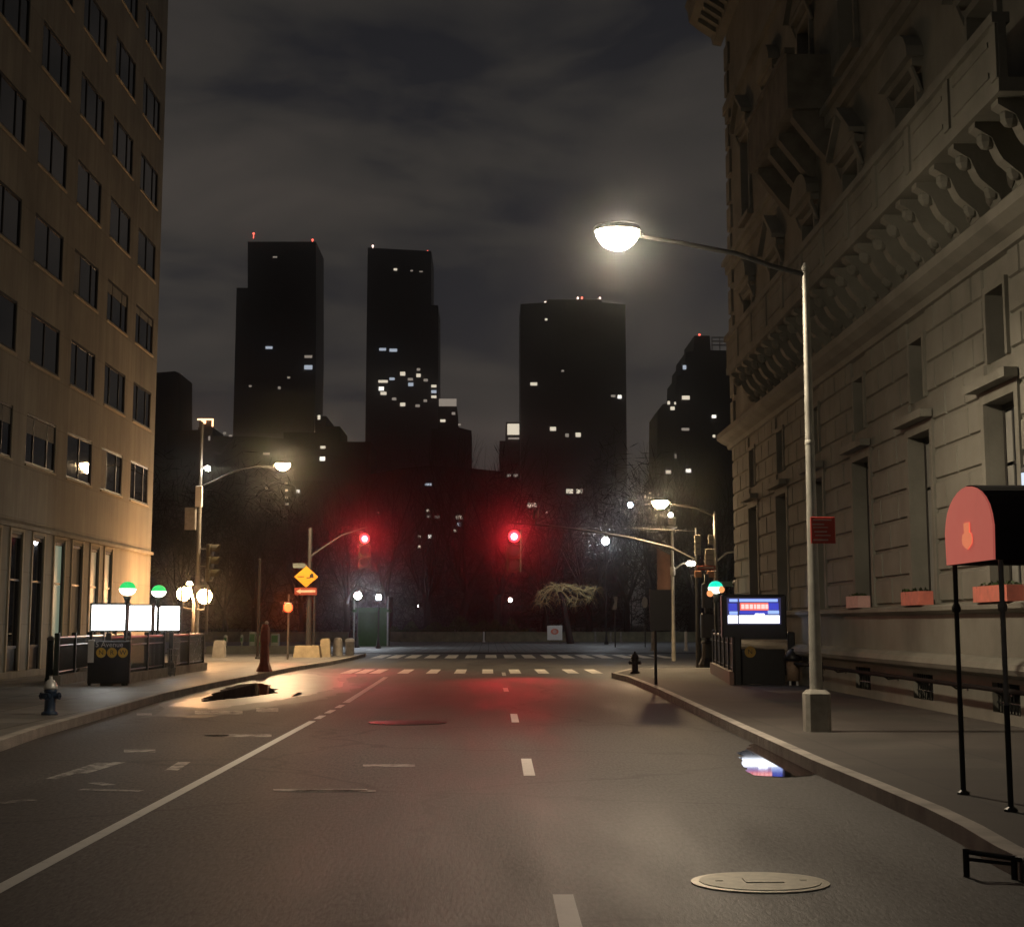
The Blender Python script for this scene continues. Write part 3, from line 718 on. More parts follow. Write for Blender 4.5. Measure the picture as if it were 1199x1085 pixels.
globe_lamp('tall dark post with one cool white lamp before the park wall', 709, 633, ZP, 147, E_white, .30)
E_blueish = emat('bluish_lamp_globe', (0.72, 0.82, 1.0), 80)
globe_lamp('bluish white lamp high among the bare trees left of the warm corner lamp', 738, 591, ZP, 185, E_blueish, .26)
E_dot = emat('distant_lamp_globe', (1.0, 0.94, 0.85), 22)
globe_lamp('faint distant park lamp low between the two red signals', 597.5, 702, ZP, 220, E_dot, .26)
globe_lamp('faint distant park lamp low to the right of the kiosk', 499, 720.5, ZP, 230, E_dot, .22)
globe_lamp('faintest tiny park lamp just beside the kiosk lamp glow', 490, 709, ZP, 240, E_dot, .13)
# orange twin-globe standard behind the subway entrance
Y = 70.0; c1 = aY(215,695,Y); c2 = aY(239.5,698,Y); cm = aY(227,705,Y)
t = thing('twin_globe_lamp', 'orange twin globe lamp standard glowing behind the left subway entrance', 'lamp post', (cm.x, Y, WALK))
m = MB(); m.lathe([(.2,WALK),(.2,WALK+.15),(.09,WALK+.4),(.06,cm.z)], cm.x, Y, 10); m.build('post', M_dark, t, smooth=True)
m = MB(); m.path([(cm.x,Y,cm.z-.3),(c1.x,Y,c1.z-.55),(c1.x,Y,c1.z-.25)], .035, 8); m.path([(cm.x,Y,cm.z-.3),(c2.x,Y,c2.z-.55),(c2.x,Y,c2.z-.25)], .035, 8); m.build('arm', M_dark, t)
for c, r in ((c1,.28),(c2,.30)):
    m = MB(); m.ball(c, r, 12, 8); m.build('globe', E_warmglobe, t, smooth=True)
c = aY(222,684,Y); m = MB(); m.tube((cm.x,Y,cm.z),(c.x,Y,c.z-.05),.03,n=6); m.ball(c, .13, 10, 6); m.build('top_bulb', E_warmglobe, t, smooth=True)
# slim pole with curved arm lamp and banner (far right)
Y = 82.0; b = Vector((aY(789,770,Y).x, Y, 0.01)); tp = aY(785,607,Y)
t = thing('banner_lamp_post', 'slim pale lamp post with lantern top, curved side lamp and hanging banner', 'lamp post', b)
m = MB(); m.path([b, (b.x,b.y,2.2), (b.x,b.y,tp.z-.5)], [.11,.075,.06], 8); m.build('post', M_pole, t, smooth=True)
m = MB(); m.lathe([(.06,tp.z-.55),(.26,tp.z-.42),(.26,tp.z-.36),(.10,tp.z-.34)], b.x, b.y, 10); m.lathe([(.10,tp.z-.34),(.17,tp.z-.28),(.21,tp.z+.02),(.10,tp.z+.10)], b.x, b.y, 10); lo = m.build('lantern', M_galv, t)
m = MB(); m.ball((b.x-.06,b.y-.02,tp.z+.18), .12, 8, 6); m.build('bulb', E_dot, lo, smooth=True)
c = aY(808,659,Y); ca = aY(791,668,Y)
m = MB(); m.lathe([(.1,ca.z-.25),(.13,ca.z-.2),(.13,ca.z+.15),(.1,ca.z+.2)], b.x, b.y, 8); m.path([(b.x,Y,ca.z), aY(793,664,Y), aY(797,660.5,Y), aY(803,659,Y), c], .045, 6); m.build('side_arm', M_pole, t, smooth=True)
m = MB(); m.ball((c.x+.05,c.y,c.z-.02), .20, 10, 6, 1.2,1,.6); m.build('side_lamp', emat('side_lamp_lens', (1,.85,.7), 60), t, smooth=True)
Mban = pmat('faded_banner_cloth', (0.16, 0.085, 0.06), 0.9, var=.5, scale=1.3)
c0 = aY(769,641,Y); c1 = aY(786,650,Y); zb = aY(775,690,Y).z
m = MB(); n = 8; vs = []
for k in range(n+1):
    u = k/n; x = c0.x+(b.x-.1-c0.x)*u; yo = Y+.05*math.sin(u*5)
    vs += [(x,yo,zb),(x,yo,c0.z+(c1.z-c0.z)*u)]
fs = [(2*k,2*k+2,2*k+3,2*k+1) for k in range(n)]
o = len(vs); vs += [(v[0],v[1]+.015,v[2]) for v in vs]; fs += [tuple(i+o for i in reversed(f)) for f in fs]
m.add(vs, fs); m.build('banner', Mban, t)
m = MB(); m.tube((b.x,Y,c1.z+.03),(c0.x,Y,c0.z+.02),.02,n=6); m.build('banner_rod', M_dark, t); m = MB(); m.tube((b.x,Y,zb-.02),(c0.x,Y,zb-.02),.02,n=6); m.build('banner_rod', M_dark, t)

# ================================================================== TRAFFIC SIGNALS
M_sig = pmat('signal_housing_paint', (0.035, 0.03, 0.012), 0.5, var=.3)
M_off = pmat('unlit_signal_lens', (0.03, 0.03, 0.03), 0.3)
def signal_head(label, c_red, Y, mat_on, group='traffic signals', name='traffic_light', rz=0.0, lit=True, s=1.6, n=3):
    c = aY(c_red[0], c_red[1], Y); H = .36*s
    t = thing(name, label, 'traffic light', (c.x, c.y, c.z-H*(n-1)/2), group)
    ca, sa = math.cos(rz), math.sin(rz)
    def off(x, y, z): return (c.x+x*ca-y*sa, c.y+x*sa+y*ca, c.z+z)
    m = MB()
    for k in range(n): m.bbox(off(0,.13,-k*H), (.36*s,.2,H-.015), .04, rz)
    m.build('housing', M_sig, t)
    for k in range(n):
        p = off(0,.0,-k*H); f = Vector((sa, -ca, 0))
        m = MB(); q = Vector(p)
        m.tube(q, q+f*.03, .148*s, .13*s, 14)
        lo_ = m.build('lens', mat_on if (k == 0 and lit) else M_off, t)
        if k == 0 and lit:
            m = MB(); m.tube(q+f*.031, q+f*.05, .085*s, .05*s, 12); m.build('lit_core', E_redhot, lo_)
        m = MB(); rr = .165*s; seg = 10; vs = []; fs = []
        side = Vector((ca, sa, 0))
        for i in range(seg+1):
            a = math.pi*(-.08+1.16*i/seg); v = q+side*rr*math.cos(a)+Vector((0,0,rr*math.sin(a)))
            ln = .24*s*(.55+.45*math.sin(max(0,min(math.pi,a))))
            vs += [v, v+f*ln]
        fs = [(2*i,2*i+1,2*i+3,2*i+2) for i in range(seg)]
        m.add(vs, fs); m.build('visor', M_sig, t)
    return t
# left signal on its mast arm
LYs = 84.0
pb2 = Vector((aY(361,768,LYs).x, LYs, WALK)); pt2 = aY(360,618,LYs); s1 = aY(427,613,LYs)
t = thing('signal_pole', 'grey signal mast with raked arm standing in the buff concrete block', 'signal pole', pb2, 'signal masts')
m = MB(); m.path([(pb2.x,pb2.y,WALK+.5),(pb2.x,pb2.y,3.2),(pb2.x,pb2.y,pt2.z)], [.15,.11,.09], 10); m.build('pole', M_sigpole, t, smooth=True)
m = MB(); m.path([(pb2.x,pb2.y,aY(360,652,LYs).z), aY(380,640,LYs), aY(400,627,LYs), aY(430,617,LYs)], [.06,.05,.045,.04], 8); m.build('mast_arm', M_sigpole, t, smooth=True)
def beam(t, at, aim, power, col=(1.0,.03,.04)):
    sl = bpy.data.lights.new('signal_light', 'SPOT'); sl.energy = power; sl.color = col; sl.spot_size = R(34); sl.spot_blend = .8; sl.shadow_soft_size = .12
    so = bpy.data.objects.new('signal_light', sl); C.objects.link(so); so.parent = t
    o = Vector(ORG[t.name]); so.location = Vector(at)-o; so.rotation_euler = (Vector(aim)-Vector(at)).to_track_quat('-Z','Y').to_euler()
tl = signal_head('red traffic signal hanging from the left mast arm above the near crosswalk', (427,630.5), LYs-.25, E_red)
beam(tl, aY(427,630.5,LYs-.35), (-2.5,40,0), 1500)
m = MB(); c = G(357, 770, WALK); s = LYs/F
zt = .15+13*s
m.prism([(pb2.x-16*s,LYs-.7,WALK),(pb2.x+15*s,LYs-.7,WALK),(pb2.x+13*s,LYs-.6,WALK+.56),(pb2.x-14*s,LYs-.6,WALK+.56)], (0,1.4,0))
tag(m.build('concrete_block', M_conc_y, at=(pb2.x,LYs,WALK)), 'long buff concrete block under the yellow diamond sign', 'concrete block')
# signs on that pole
c = aY(358.5,675,LYs-.2); t = thing('warning_sign', 'amber diamond warning sign with a small black truck symbol', 'road sign', c)
h = 14*s; y = c.y
m = MB(); m.prism([(c.x-h,y,c.z),(c.x,y,c.z-h*.88),(c.x+h,y,c.z),(c.x,y,c.z+h*.88)], (0,.02,0)); m.build('plate', M_yellow, t)
m = MB(); m.cbox((c.x-h*.45,y-.006,c.z+.0),(h*.55,.008,.035)); m.cbox((c.x+h*.2,y-.006,c.z-.05),(h*.35,.008,.04)); m.prism([(c.x+h*.28,y-.006,c.z-.03),(c.x+h*.6,y-.006,c.z-.05),(c.x+h*.6,y-.006,c.z+.13),(c.x+h*.45,y-.006,c.z+.17),(c.x+h*.3,y-.006,c.z+.08)], (0,-.006,0)); m.build('symbol', M_dark, t)
c = aY(358,692,LYs-.22); t = thing('arrow_sign', 'small red brown plate with a white left arrow below the amber diamond', 'road sign', c)
m = MB(); m.cbox((c.x,c.y,c.z),(26*s,.02,8.5*s)); m.build('plate', M_redpost, t)
w = 11*s; hh = 2.6*s; y = c.y-.018
m = MB(); m.prism([(c.x-w,y,c.z),(c.x-w*.55,y,c.z-hh),(c.x-w*.55,y,c.z-hh*.5),(c.x+w,y,c.z-hh*.5),(c.x+w,y,c.z+hh*.5),(c.x-w*.55,y,c.z+hh*.5),(c.x-w*.55,y,c.z+hh)], (0,.006,0)); m.build('arrow', pmat('pink_white_sheeting',(.85,.55,.42),.5), t)
c = aY(350,662,LYs-.12); m = MB(); m.cbox((c.x,c.y,c.z),(14*s,.02,5.5*s)); m.cbox((c.x+8*s,c.y,c.z),(3*s,.05,2*s))
tag(m.build('street_sign', pmat('grey_green_sign',(.12,.15,.14),.5), at=c), 'small blank grey street name plate above the amber diamond sign', 'street sign')
# lower pedestrian signal
Yp = 79.0; c = aY(338,711,Yp); b = Vector((c.x, Yp, WALK)); t = thing('pedestrian_signal', 'low orange red pedestrian signal on a thin post left of the diamond sign', 'pedestrian signal', b)
m = MB(); m.tube(b, (b.x,b.y,c.z+.6), .05, n=8); m.build('post', M_galv, t)
m = MB(); m.bbox((c.x,c.y-.12,c.z),(.44,.2,.44),.04); hs = m.build('housing', M_sig, t)
m = MB(); m.tube((c.x,c.y-.221,c.z),(c.x,c.y-.25,c.z),.21,.18,14); m.build('lens', E_hand, hs); beam(t, (c.x, c.y-.26, c.z), (-5, 45, 0), 260, (1.0,.16,.03))
# right mast arm and its red signal
t = thing('signal_pole', 'signal mast at the far right corner with a very long thin arm', 'signal pole', (rb.x-.8, SY, WALK), 'signal masts')
px_ = rb.x-.75
m = MB(); m.path([(px_,SY,0.0),(px_,SY,3),(px_,SY,aY(826,618,SY).z)], [.13,.10,.08], 10); m.build('pole', M_dark, t, smooth=True)
m = MB(); m.path([(px_,SY,aY(815,657,SY).z), aY(785,641,SY), aY(735,629,SY), aY(690,621.5,SY), aY(640,615,SY), aY(594,612,SY)], [.06,.055,.05,.045,.04,.035], 8); m.build('mast_arm', M_sigpole, t, smooth=True)
m = MB(); m.path([(px_,SY,aY(826,622,SY).z), aY(720,617,SY), aY(632,614,SY)], .012, 5); m.build('guy_wire', M_sigpole, t)
tl = signal_head('red traffic signal hanging from the tip of the long right mast arm', (602,628), SY-.25, E_red)
beam(tl, aY(602,628,SY-.35), (1.0,34,0), 1500)
c = aY(627.5,603,SY); t = thing('traffic_camera', 'small pale camera mounted upright on the long right mast arm', 'camera', aY(627.5,613,SY))
m = MB(); m.tube(aY(627.5,614,SY), (c.x,c.y,c.z), .025, n=6); m.build('bracket', M_sigpole, t)
m = MB(); m.bbox((c.x,c.y-.05,c.z+.02),(.2,.34,.34),.03); m.build('body', M_sigpole, t)
c = aY(626,589.5,SY)
# dark signal head seen side on, on the left lamp post
signal_head('unlit dark traffic signal seen side on, on the left lamp post', (249,644), lb.y-.1, E_red, rz=R(80), lit=False)
m = MB(); c = aY(249,650,lb.y); m.tube((lb.x,lb.y,c.z+.3),(c.x-.1,c.y,c.z+.3),.025,n=6); m.tube((lb.x,lb.y,c.z-.5),(c.x-.1,c.y,c.z-.5),.025,n=6); m.build('signal_bracket', M_galv, L1)
# signs on the right far pole
s = SY/F
def plate(name, label, cat, px, py, w, h, Y, mat, lines=None, lmat=None, group=None):
    c = aY(px, py, Y); k = Y/F
    t = thing(name, label, cat, c, group)
    m = MB(); m.bbox((c.x,c.y,c.z),(w*k,.025,h*k),.01); m.build('plate', mat, t)
    if lines:
        m = MB()
        for (u0, u1, v, th) in lines: m.box(c.x+(u0-.5)*w*k, c.x+(u1-.5)*w*k, c.y-.02, c.y-.0135, c.z+(v-.5)*h*k-th*h*k/2, c.z+(v-.5)*h*k+th*h*k/2)
        m.build('lettering', lmat, t)
    return t
M_sgn = pmat('dull_sign_sheeting', (.42,.38,.31), .6, var=.25)
M_sgo = pmat('orange_tinted_sheeting', (.55,.27,.14), .6, var=.2)
plate('parking_sign', 'tall narrow pale sign on the far right pole, upper left of its cluster', 'sign', 817,638,7,23,SY-.25,M_sgn, [(.2,.8,.3,.06),(.2,.8,.6,.06)], M_galv)
plate('parking_sign', 'small pale square sign on the far right pole, top right of its cluster', 'sign', 832.5,632,7,11,SY-.25,M_sgn, [(.2,.8,.5,.12)], M_galv)
plate('parking_sign', 'wide pale sign on the far right pole, centre of its cluster', 'sign', 831,652,11,19,SY-.25,M_sgn, [(.15,.85,.3,.06),(.15,.85,.65,.06)], M_galv)
plate('arrow_sign', 'red brown strip sign with pale line crossing the far right pole', 'sign', 827,664.5,22,5,SY-.3,M_redpost, [(.1,.9,.5,.3)], M_sgn)
plate('parking_sign', 'small orange sign below the strip sign, left half', 'sign', 817.5,672,8,7.5,SY-.25,M_sgo)
plate('parking_sign', 'small orange sign below the strip sign, right half', 'sign', 832,672,9,7.5,SY-.25,M_sgo)
plate('street_sign', 'blank pale green street name plate right of the green subway globe', 'street sign', 852,683.5,16,6,SY-6,pmat('pale_green_sign',(.20,.30,.24),.5))
c = aY(866,690,SY-8); t = thing('traffic_light', 'dark hooded signal silhouetted over the right subway screen', 'traffic light', c, 'traffic signals')
m = MB(); m.bbox((c.x,c.y,c.z),(.36,.3,.42),.06); m.build('housing', M_sig, t); m = MB(); m.ball((c.x,c.y,c.z+.22),.27,10,6,1,1,.6); m.build('hood', M_dark, t); m = MB(); m.tube((c.x,c.y+.1,WALK),(c.x,c.y+.1,c.z-.15),.06,n=8); m.build('post', M_dark, t)
# thick dark pedestal pole
b = G(829, 781, WALK); t = thing('signal_pedestal', 'thick black cast iron pedestal pole left of the right subway railing', 'signal pedestal', b)
zt = aY(829,672,b.y).z
m = MB(); m.lathe([(.36,WALK),(.36,WALK+.12),(.24,WALK+.35),(.20,WALK+.85),(.26,WALK+.9),(.2,WALK+.98)], b.x, b.y, 12); m.build('base', M_dark, t)
m = MB(); m.lathe([(.11,WALK+.98),(.09,zt)], b.x, b.y, 10); m.build('pole', M_dark, t, smooth=True)
m = MB(); m.bbox((b.x-.02,b.y-.2,aY(829,732,b.y).z),(.5,.3,.9),.05); m.bbox((b.x,b.y-.2,aY(829,697,b.y).z),(.42,.25,.9),.05); m.build('control_box', M_dark, t)
# dark sign on thin post, right kerb
b = G(768, 801, WALK); k = b.y/F; zt = aY(766,690,b.y).z
t = thing('sign_post', 'thin dark post with a black board seen from behind at the right kerb', 'sign', b)
m = MB(); m.tube(b, (b.x,b.y,zt), .04, n=8); m.build('post', M_dark, t)
c = aY(773,714,b.y); m = MB(); m.bbox((c.x,c.y-.06,c.z),(25*k,.04,47*k),.01); m.cbox((c.x,c.y-.086,c.z+10*k),(20*k,.012,2*k)); m.cbox((c.x,c.y-.086,c.z-10*k),(20*k,.012,2*k)); m.build('board', M_dark, t)
# red sign on the near pole
k = pb.y/F
t = plate('parking_sign', 'red no parking sign with white lines on the near right lamp post', 'sign', 963.5,620.5,29,31,pb.y-.13,M_red, [(.1,.85,.88,.05),(.08,.55,.72,.05),(.1,.7,.6,.035),(.14,.66,.44,.05),(.18,.8,.3,.035),(.1,.7,.13,.06)], pmat('dull_white_ink',(.5,.36,.33),.6))

# ================================================================== SUBWAY ENTRANCES
E_box = emat('advert_lightbox', (1.0, 0.99, 0.95), 9)
E_green = emat('green_globe_glass', (0.01, 0.75, 0.16), 1.0)
E_gwhite = emat('white_globe_glass', (1.0, 1.0, 0.85), 4.5)
E_teal = emat('teal_globe_glass', (0.0, 0.85, 0.58), 1.1)
E_gorange = emat('orange_globe_glass', (1.0, 0.35, 0.12), 1.2)
Sx0, Sx1, Sy0, Sy1 = -11.2, -10.0, 45.6, 60.8
t = SUB = thing('subway_entrance', 'left subway entrance with dark railings, black line sign and glowing white advert panels', 'subway entrance', ((Sx0+Sx1)/2, 52, WALK), 'subway entrances')
m = MB(); zc = WALK
m.box(Sx1-.16,Sx1+.16,Sy0,53.4,zc,zc+.26); m.box(Sx1-.16,Sx1+.16,54.6,Sy1,zc,zc+.26)
m.box(Sx0-1.6,Sx1-.161,Sy1-.3,Sy1,zc,zc+.26)
m.prism([(Sx0-.3,Sy0,zc),(Sx0,Sy0,zc),(Sx0-1.3,Sy1-.301,zc),(Sx0-1.6,Sy1-.301,zc)], (0,0,.26)); m.build('stone_curb', M_conc, t)
def fence_run(p0, p1, z0, z1, post_every, t, mat, bars=.14):
    p0, p1 = Vector(p0), Vector(p1); L = (p1-p0).length; d = (p1-p0)/L
    m = MB()
    m.tube(p0+Vector((0,0,z1)), p1+Vector((0,0,z1)), .045, n=8); m.tube(p0+Vector((0,0,z0+.08)), p1+Vector((0,0,z0+.08)), .025, n=6); m.tube(p0+Vector((0,0,z1-.2)), p1+Vector((0,0,z1-.2)), .022, n=6)
    n = int(L/bars)
    for i in range(n): q = p0+d*(i+.5)*L/n; m.tube(q+Vector((0,0,z0)), q+Vector((0,0,z1)), .015, n=4)
    m.build('railing', mat, t)
    n = max(1, round(L/post_every))
    for i in range(n+1):
        q = p0+d*L*i/n; m = MB(); m.bbox((q.x,q.y,(z0+z1)/2+.06),(.13,.13,z1-z0+.14),.02); m.build('post', mat, t)
ZR = 1.38
fence_run((Sx1,Sy0+.1,0),(Sx1,53.3,0),zc+.26,ZR,2.56,t,M_green)
fence_run((Sx1,54.7,0),(Sx1,Sy1-.1,0),zc+.26,ZR,3.0,t,M_green)
fence_run((Sx0-.15,Sy0+.1,0),(Sx0-1.45,Sy1-.4,0),zc+.26,ZR,3.0,t,M_green)
m = MB(); m.box(Sx1-.02,Sx1+.02,54.8,56.2,zc+.3,ZR-.05); m.build('side_panel', pmat('teal_glass_panel',(.03,.07,.075),.25), t); m = MB(); m.box(Sx1-.02,Sx1+.02,58,60.5,zc+.3,ZR-.05); m.build('side_panel', MAT['teal_glass_panel'], t)
# sign face
c = aY(128, 774, Sy0-.1); k = Sy0/F
m = MB(); m.bbox((c.x,c.y,c.z-.02),(48*k,.14,48*k),.02); sg = m.build('line_sign', M_dark, t)
m = MB(); y = c.y-.078
m.text('5 Avenue', .19, (aY(128,754.5,y).x, y, aY(128,754.5,y).z), (1,0,0), (0,0,1)); m.build('lettering', M_white, sg)
M_disc = pmat('yellow_line_disc', (.80,.50,.05), .5, var=.05)
for i, (px, ch) in enumerate(((118.5,'N'),(131.2,'R'),(144,'W'))):
    q = aY(px,763.8,y); m = MB(); m.tube((q.x,y,q.z),(q.x,y-.012,q.z),5.7*k,n=20); dd = m.build('line_disc', M_disc, sg)
    m = MB(); m.text(ch, .17, (q.x,y-.014,q.z), (1,0,0), (0,0,1)); m.build('letter', M_dark, sg)
q = aY(106.5,762,y); m = MB(); m.bbox((q.x,q.y+.02,q.z),(7.5*k,.03,26*k),.01); m.build('notice', M_white, t)
# lightboxes
def lightbox(px0, px1, py0, py1, Y, nm='advert_panel'):
    a, b2 = aY(px0,py1,Y), aY(px1,py0,Y)
    m = MB(); e = .05
    m.box(a.x-e,b2.x+e,Y+.03,Y+.28,a.z-e,b2.z+e); m.box(a.x-e,b2.x+e,Y-.02,Y+.03,b2.z,b2.z+e); m.box(a.x-e,b2.x+e,Y-.02,Y+.03,a.z-e,a.z); m.box(a.x-e,a.x,Y-.02,Y+.03,a.z,b2.z); m.box(b2.x,b2.x+e,Y-.02,Y+.03,a.z,b2.z)
    o = m.build(nm, M_green, t); m = MB(); m.box(a.x,b2.x,Y,Y+.028,a.z,b2.z); m.build('lit_face', E_box, o)
    m = MB(); xx = (a.x+b2.x)/2; return a, b2
lightbox(107,147,708,737.5,Sy0+.02); lightbox(150.5,177.5,709,737.5,56.6); lightbox(181,210.5,710,737.5,56.6)
for px in (107,147): a = aY(px,737,Sy0+.2); m = MB(); m.cbox((a.x,a.y,(a.z+WALK)/2),(.07,.07,a.z-WALK)); m.build('support', M_green, t)
for px in (152,179,209): a = aY(px,737,56.8); m = MB(); m.cbox((a.x,a.y,(a.z+WALK)/2),(.06,.06,a.z-WALK)); m.build('support', M_green, t)
# steel frame at the far end
m = MB(); a, b2 = aY(213,700,Sy1), aY(243,700,Sy1)
for q in (a, b2): m.cbox((q.x,Sy1-.05,(ZR+q.z)/2+.2),(.07,.07,q.z-ZR+.4))
m.cbox(((a.x+b2.x)/2,Sy1-.05,a.z+.42),(b2.x-a.x+.07,.07,.07)); m.build('canopy_frame', M_galv, t)
# globe lamps on posts
def subway_globe(label, px, py, rpx, Y, top, bottom, base):
    c = aY(px, py, Y); r = rpx*Y/F
    t = thing('subway_globe', label, 'globe lamp', (c.x, Y, base), 'subway globe lamps')
    m = MB(); m.lathe([(.09,base),(.09,base+.2),(.05,base+.3),(.045,c.z-r-.28),(.11,c.z-r-.2),(.06,c.z-r-.12),(.12,c.z-r*.92)], c.x, Y, 10); m.build('post', M_green, t, smooth=True)
    m = MB(); m.ball(c, r, 16, 6, 1,1,.86, .5, 1.0); m.build('green_cap', top, t, smooth=True)
    m = MB(); m.ball((c.x,c.y,c.z-.004), r*1.02, 16, 6, 1.02,1.02,.8, 0.0, .5); m.build('white_bowl', bottom, t, smooth=True)
    return t
subway_globe('green and white subway globe beside the black line sign', 149.5, 689, 9.5, Sy0+.35, E_green, E_gwhite, WALK)
subway_globe('green and white subway globe further along the left subway railing', 186, 692, 8.4, 53.4, E_green, E_gwhite, WALK)
# right entrance
t = thing('subway_entrance', 'right subway entrance with dark railings under a glowing blue information screen', 'subway entrance', (7.3, 50, WALK), 'subway entrances')
Y0 = 46.0; A = Vector((6.55, Y0, 0)); B = Vector((7.45, 57, 0)); D = Vector((8.0, Y0, 0))
def slab(p, q, w, z0, z1, mm):
    d = (q-p).normalized(); n = Vector((d.y,-d.x,0))*w/2
    mm.prism([(v.x,v.y,z0) for v in (p+n,q+n,q-n,p-n)], (0,0,z1-z0))
m = MB(); slab(A, B, .3, WALK, WALK+.34, m); m.build('stone_curb', pmat('red_granite',(.26,.15,.11),.6,var=.3,scale=4), t)
fence_run(A, B, WALK+.34, 1.42, 2.2, t, M_dark)
m = MB()
for x in (6.62, 8.05): m.bbox((x,Y0-.02,.84),(.2,.2,1.4),.03)
m.cbox((7.335,Y0-.02,1.40),(1.23,.14,.12)); m.build('portal', M_dark, t)
m = MB(); m.bbox((7.33,Y0+.25,.62),(1.2,.1,.92),.02); m.build('black_panel', M_dark, t)
m = MB(); c = aY(879,763,Y0+.1)
m.tube((c.x,Y0+.195,c.z),(c.x,Y0+.185,c.z),.15,n=20); dd = m.build('line_disc', pmat('dull_yellow_disc',(.45,.27,.04),.6), t)
m = MB(); m.text('N', .17, (c.x,Y0+.182,c.z), (1,0,0),(0,0,1)); m.build('letter', M_dark, dd)
a, b2 = aY(846,740,Y0-.2), aY(921,696,Y0-.2)
m = MB(); m.bbox(((a.x+b2.x)/2,Y0,(a.z+b2.z)/2-.06),(b2.x-a.x,.3,b2.z-a.z+.14),.04); scr = m.build('screen_housing', M_dark, t)
k = Y0/F; ys = Y0-.152
E_s = {n: emat('screen_'+n, c, s_) for n, c, s_ in (('blue',(.03,.05,.62),.9),('lightblue',(.28,.42,1.0),1.3),('white',(.85,.9,1.0),3.2),('red',(1.0,.13,.10),1.2),('navy',(.01,.012,.12),.5),('pink',(1.0,.45,.42),1.7))}
def sbox(nm, mat, rects, dy):
    m = MB()
    for (x0,y0,x1,y1) in rects:
        p, q = aY(x0,y1,ys), aY(x1,y0,ys); m.box(p.x,q.x,ys-dy-.004,ys-dy,p.z,q.z)
    m.build(nm, E_s[mat], scr)
sbox('screen_background', 'navy', [(851.5,699.5,914,731)], 0)
sbox('screen_row', 'lightblue', [(854,701,863.5,704.3),(865.5,701,910.5,704.3),(854,715.5,863.5,719),(899,714.5,912,718.5)], .005)
sbox('screen_side_block', 'blue', [(853,706,863,714.8),(900,705.5,911.5,713.8),(866,714.8,898.5,718.8)], .005)
sbox('screen_red_block', 'red', [(866.5,705.5,899.5,714.3)], .005)
m = MB()
rr = random.Random(5)
x = 868.0
while x < 897:
    w = rr.uniform(2.2,4.2); p, q = aY(x,712.6,ys), aY(x+w,707.2,ys)
    m.box(p.x,q.x,ys-.014,ys-.010,p.z,q.z); x += w+rr.uniform(.7,1.4)
m.build('screen_headline', E_s['pink'], scr)
sbox('screen_white_bar', 'white', [(852.5,720.3,863.5,729.3),(865.5,720.3,912.5,729.3),(884,718.0,895,720.3)], .005)
t2 = subway_globe('teal topped subway globe lamp by the right subway entrance', 838, 687.5, 8.6, 56.6, E_teal, E_gwhite, WALK)
for dx in (-6, 6):
    c = aY(838+dx*1.1, 693-(3 if dx > 0 else -1.5), 56.4); m = MB(); m.ball(c, .11, 10, 6); m.build('side_bulb', E_gorange, t2, smooth=True)

# ================================================================== STREET FURNITURE
def hydrant(label, b, h, bodym, capm):
    t = thing('fire_hydrant', label, 'fire hydrant', b, 'fire hydrants'); s = h/.78; x, y, z = b
    m = MB(); m.lathe([(.17*s,z),(.17*s,z+.05*s),(.125*s,z+.07*s),(.115*s,z+.10*s),(.11*s,z+.44*s),(.135*s,z+.46*s),(.135*s,z+.50*s),(.11*s,z+.52*s)], x, y, 14); m.build('barrel', bodym, t, smooth=True)
    m = MB(); m.lathe([(.145*s,z+.52*s),(.145*s,z+.56*s),(.12*s,z+.64*s),(.07*s,z+.70*s),(.035*s,z+.72*s),(.035*s,z+.78*s)], x, y, 14); m.build('bonnet', capm, t, smooth=True)
    for d in (Vector((1,-.2,0)), Vector((-.2,-1,0)), Vector((-1,.1,0))):
        d.normalize(); p = Vector((x,y,z+.38*s)); m = MB(); m.tube(p+d*.09*s, p+d*.18*s, .065*s, .06*s, 10); m.tube(p+d*.18*s, p+d*.21*s, .075*s, .075*s, 6); m.tube(p+d*.21*s, p+d*.24*s, .022*s, .022*s, 5); m.build('nozzle', bodym, t)
    return t
b = G(58, 836.5, WALK); hydrant('dark blue fire hydrant with silver top near the left kerb', b, (836.5-793)*b.y/F, M_blue, M_silver)
b = G(743.5, 788, WALK); hydrant('black fire hydrant in silhouette at the far end of the right kerb', b, 25*b.y/F, M_dark, M_dark)
b = G(57.5, 797, WALK); k = b.y/F
t = thing('bollard', 'tall dark round bollard standing behind the blue hydrant', 'bollard', b)
m = MB(); m.lathe([(5.2*k,WALK),(5.2*k,WALK+.08),(4.4*k,WALK+.1),(4.0*k,WALK+46*k)], b.x, b.y, 14); m.build('shaft', M_green, t, smooth=True)
m = MB(); m.lathe([(4.6*k,WALK+46*k),(4.6*k,WALK+48.5*k),(2*k,WALK+51*k)], b.x, b.y, 14); m.build('cap', M_galv, t)
b = G(69.5, 791.5, WALK); k = b.y/F
t = thing('standpipe', 'short dark standpipe with pale cap against the left building', 'standpipe', b)
m = MB(); m.lathe([(3.2*k,WALK),(2.4*k,WALK+3*k),(2.2*k,WALK+26*k)], b.x, b.y, 10); m.build('pipe', M_redpost, t); m = MB(); m.lathe([(2.7*k,WALK+26*k),(2.7*k,WALK+28*k),(1*k,WALK+29*k)], b.x, b.y, 10); m.build('cap', M_silver, t)
# low stone planter edge left of the entrance
a, c = G(62, 797, WALK), G(103, 793, WALK)
m = MB(); m.box(a.x,Sx0-.4,a.y,a.y+1.4,WALK,WALK+.30); m.box(a.x-.04,Sx0-.36,a.y-.04,a.y+1.44,WALK+.30,WALK+.36)
tag(m.build('stone_kerb_bench', M_conc, at=(a.x,a.y,WALK)), 'low dark stone ledge between bollard and left subway sign', 'stone ledge')
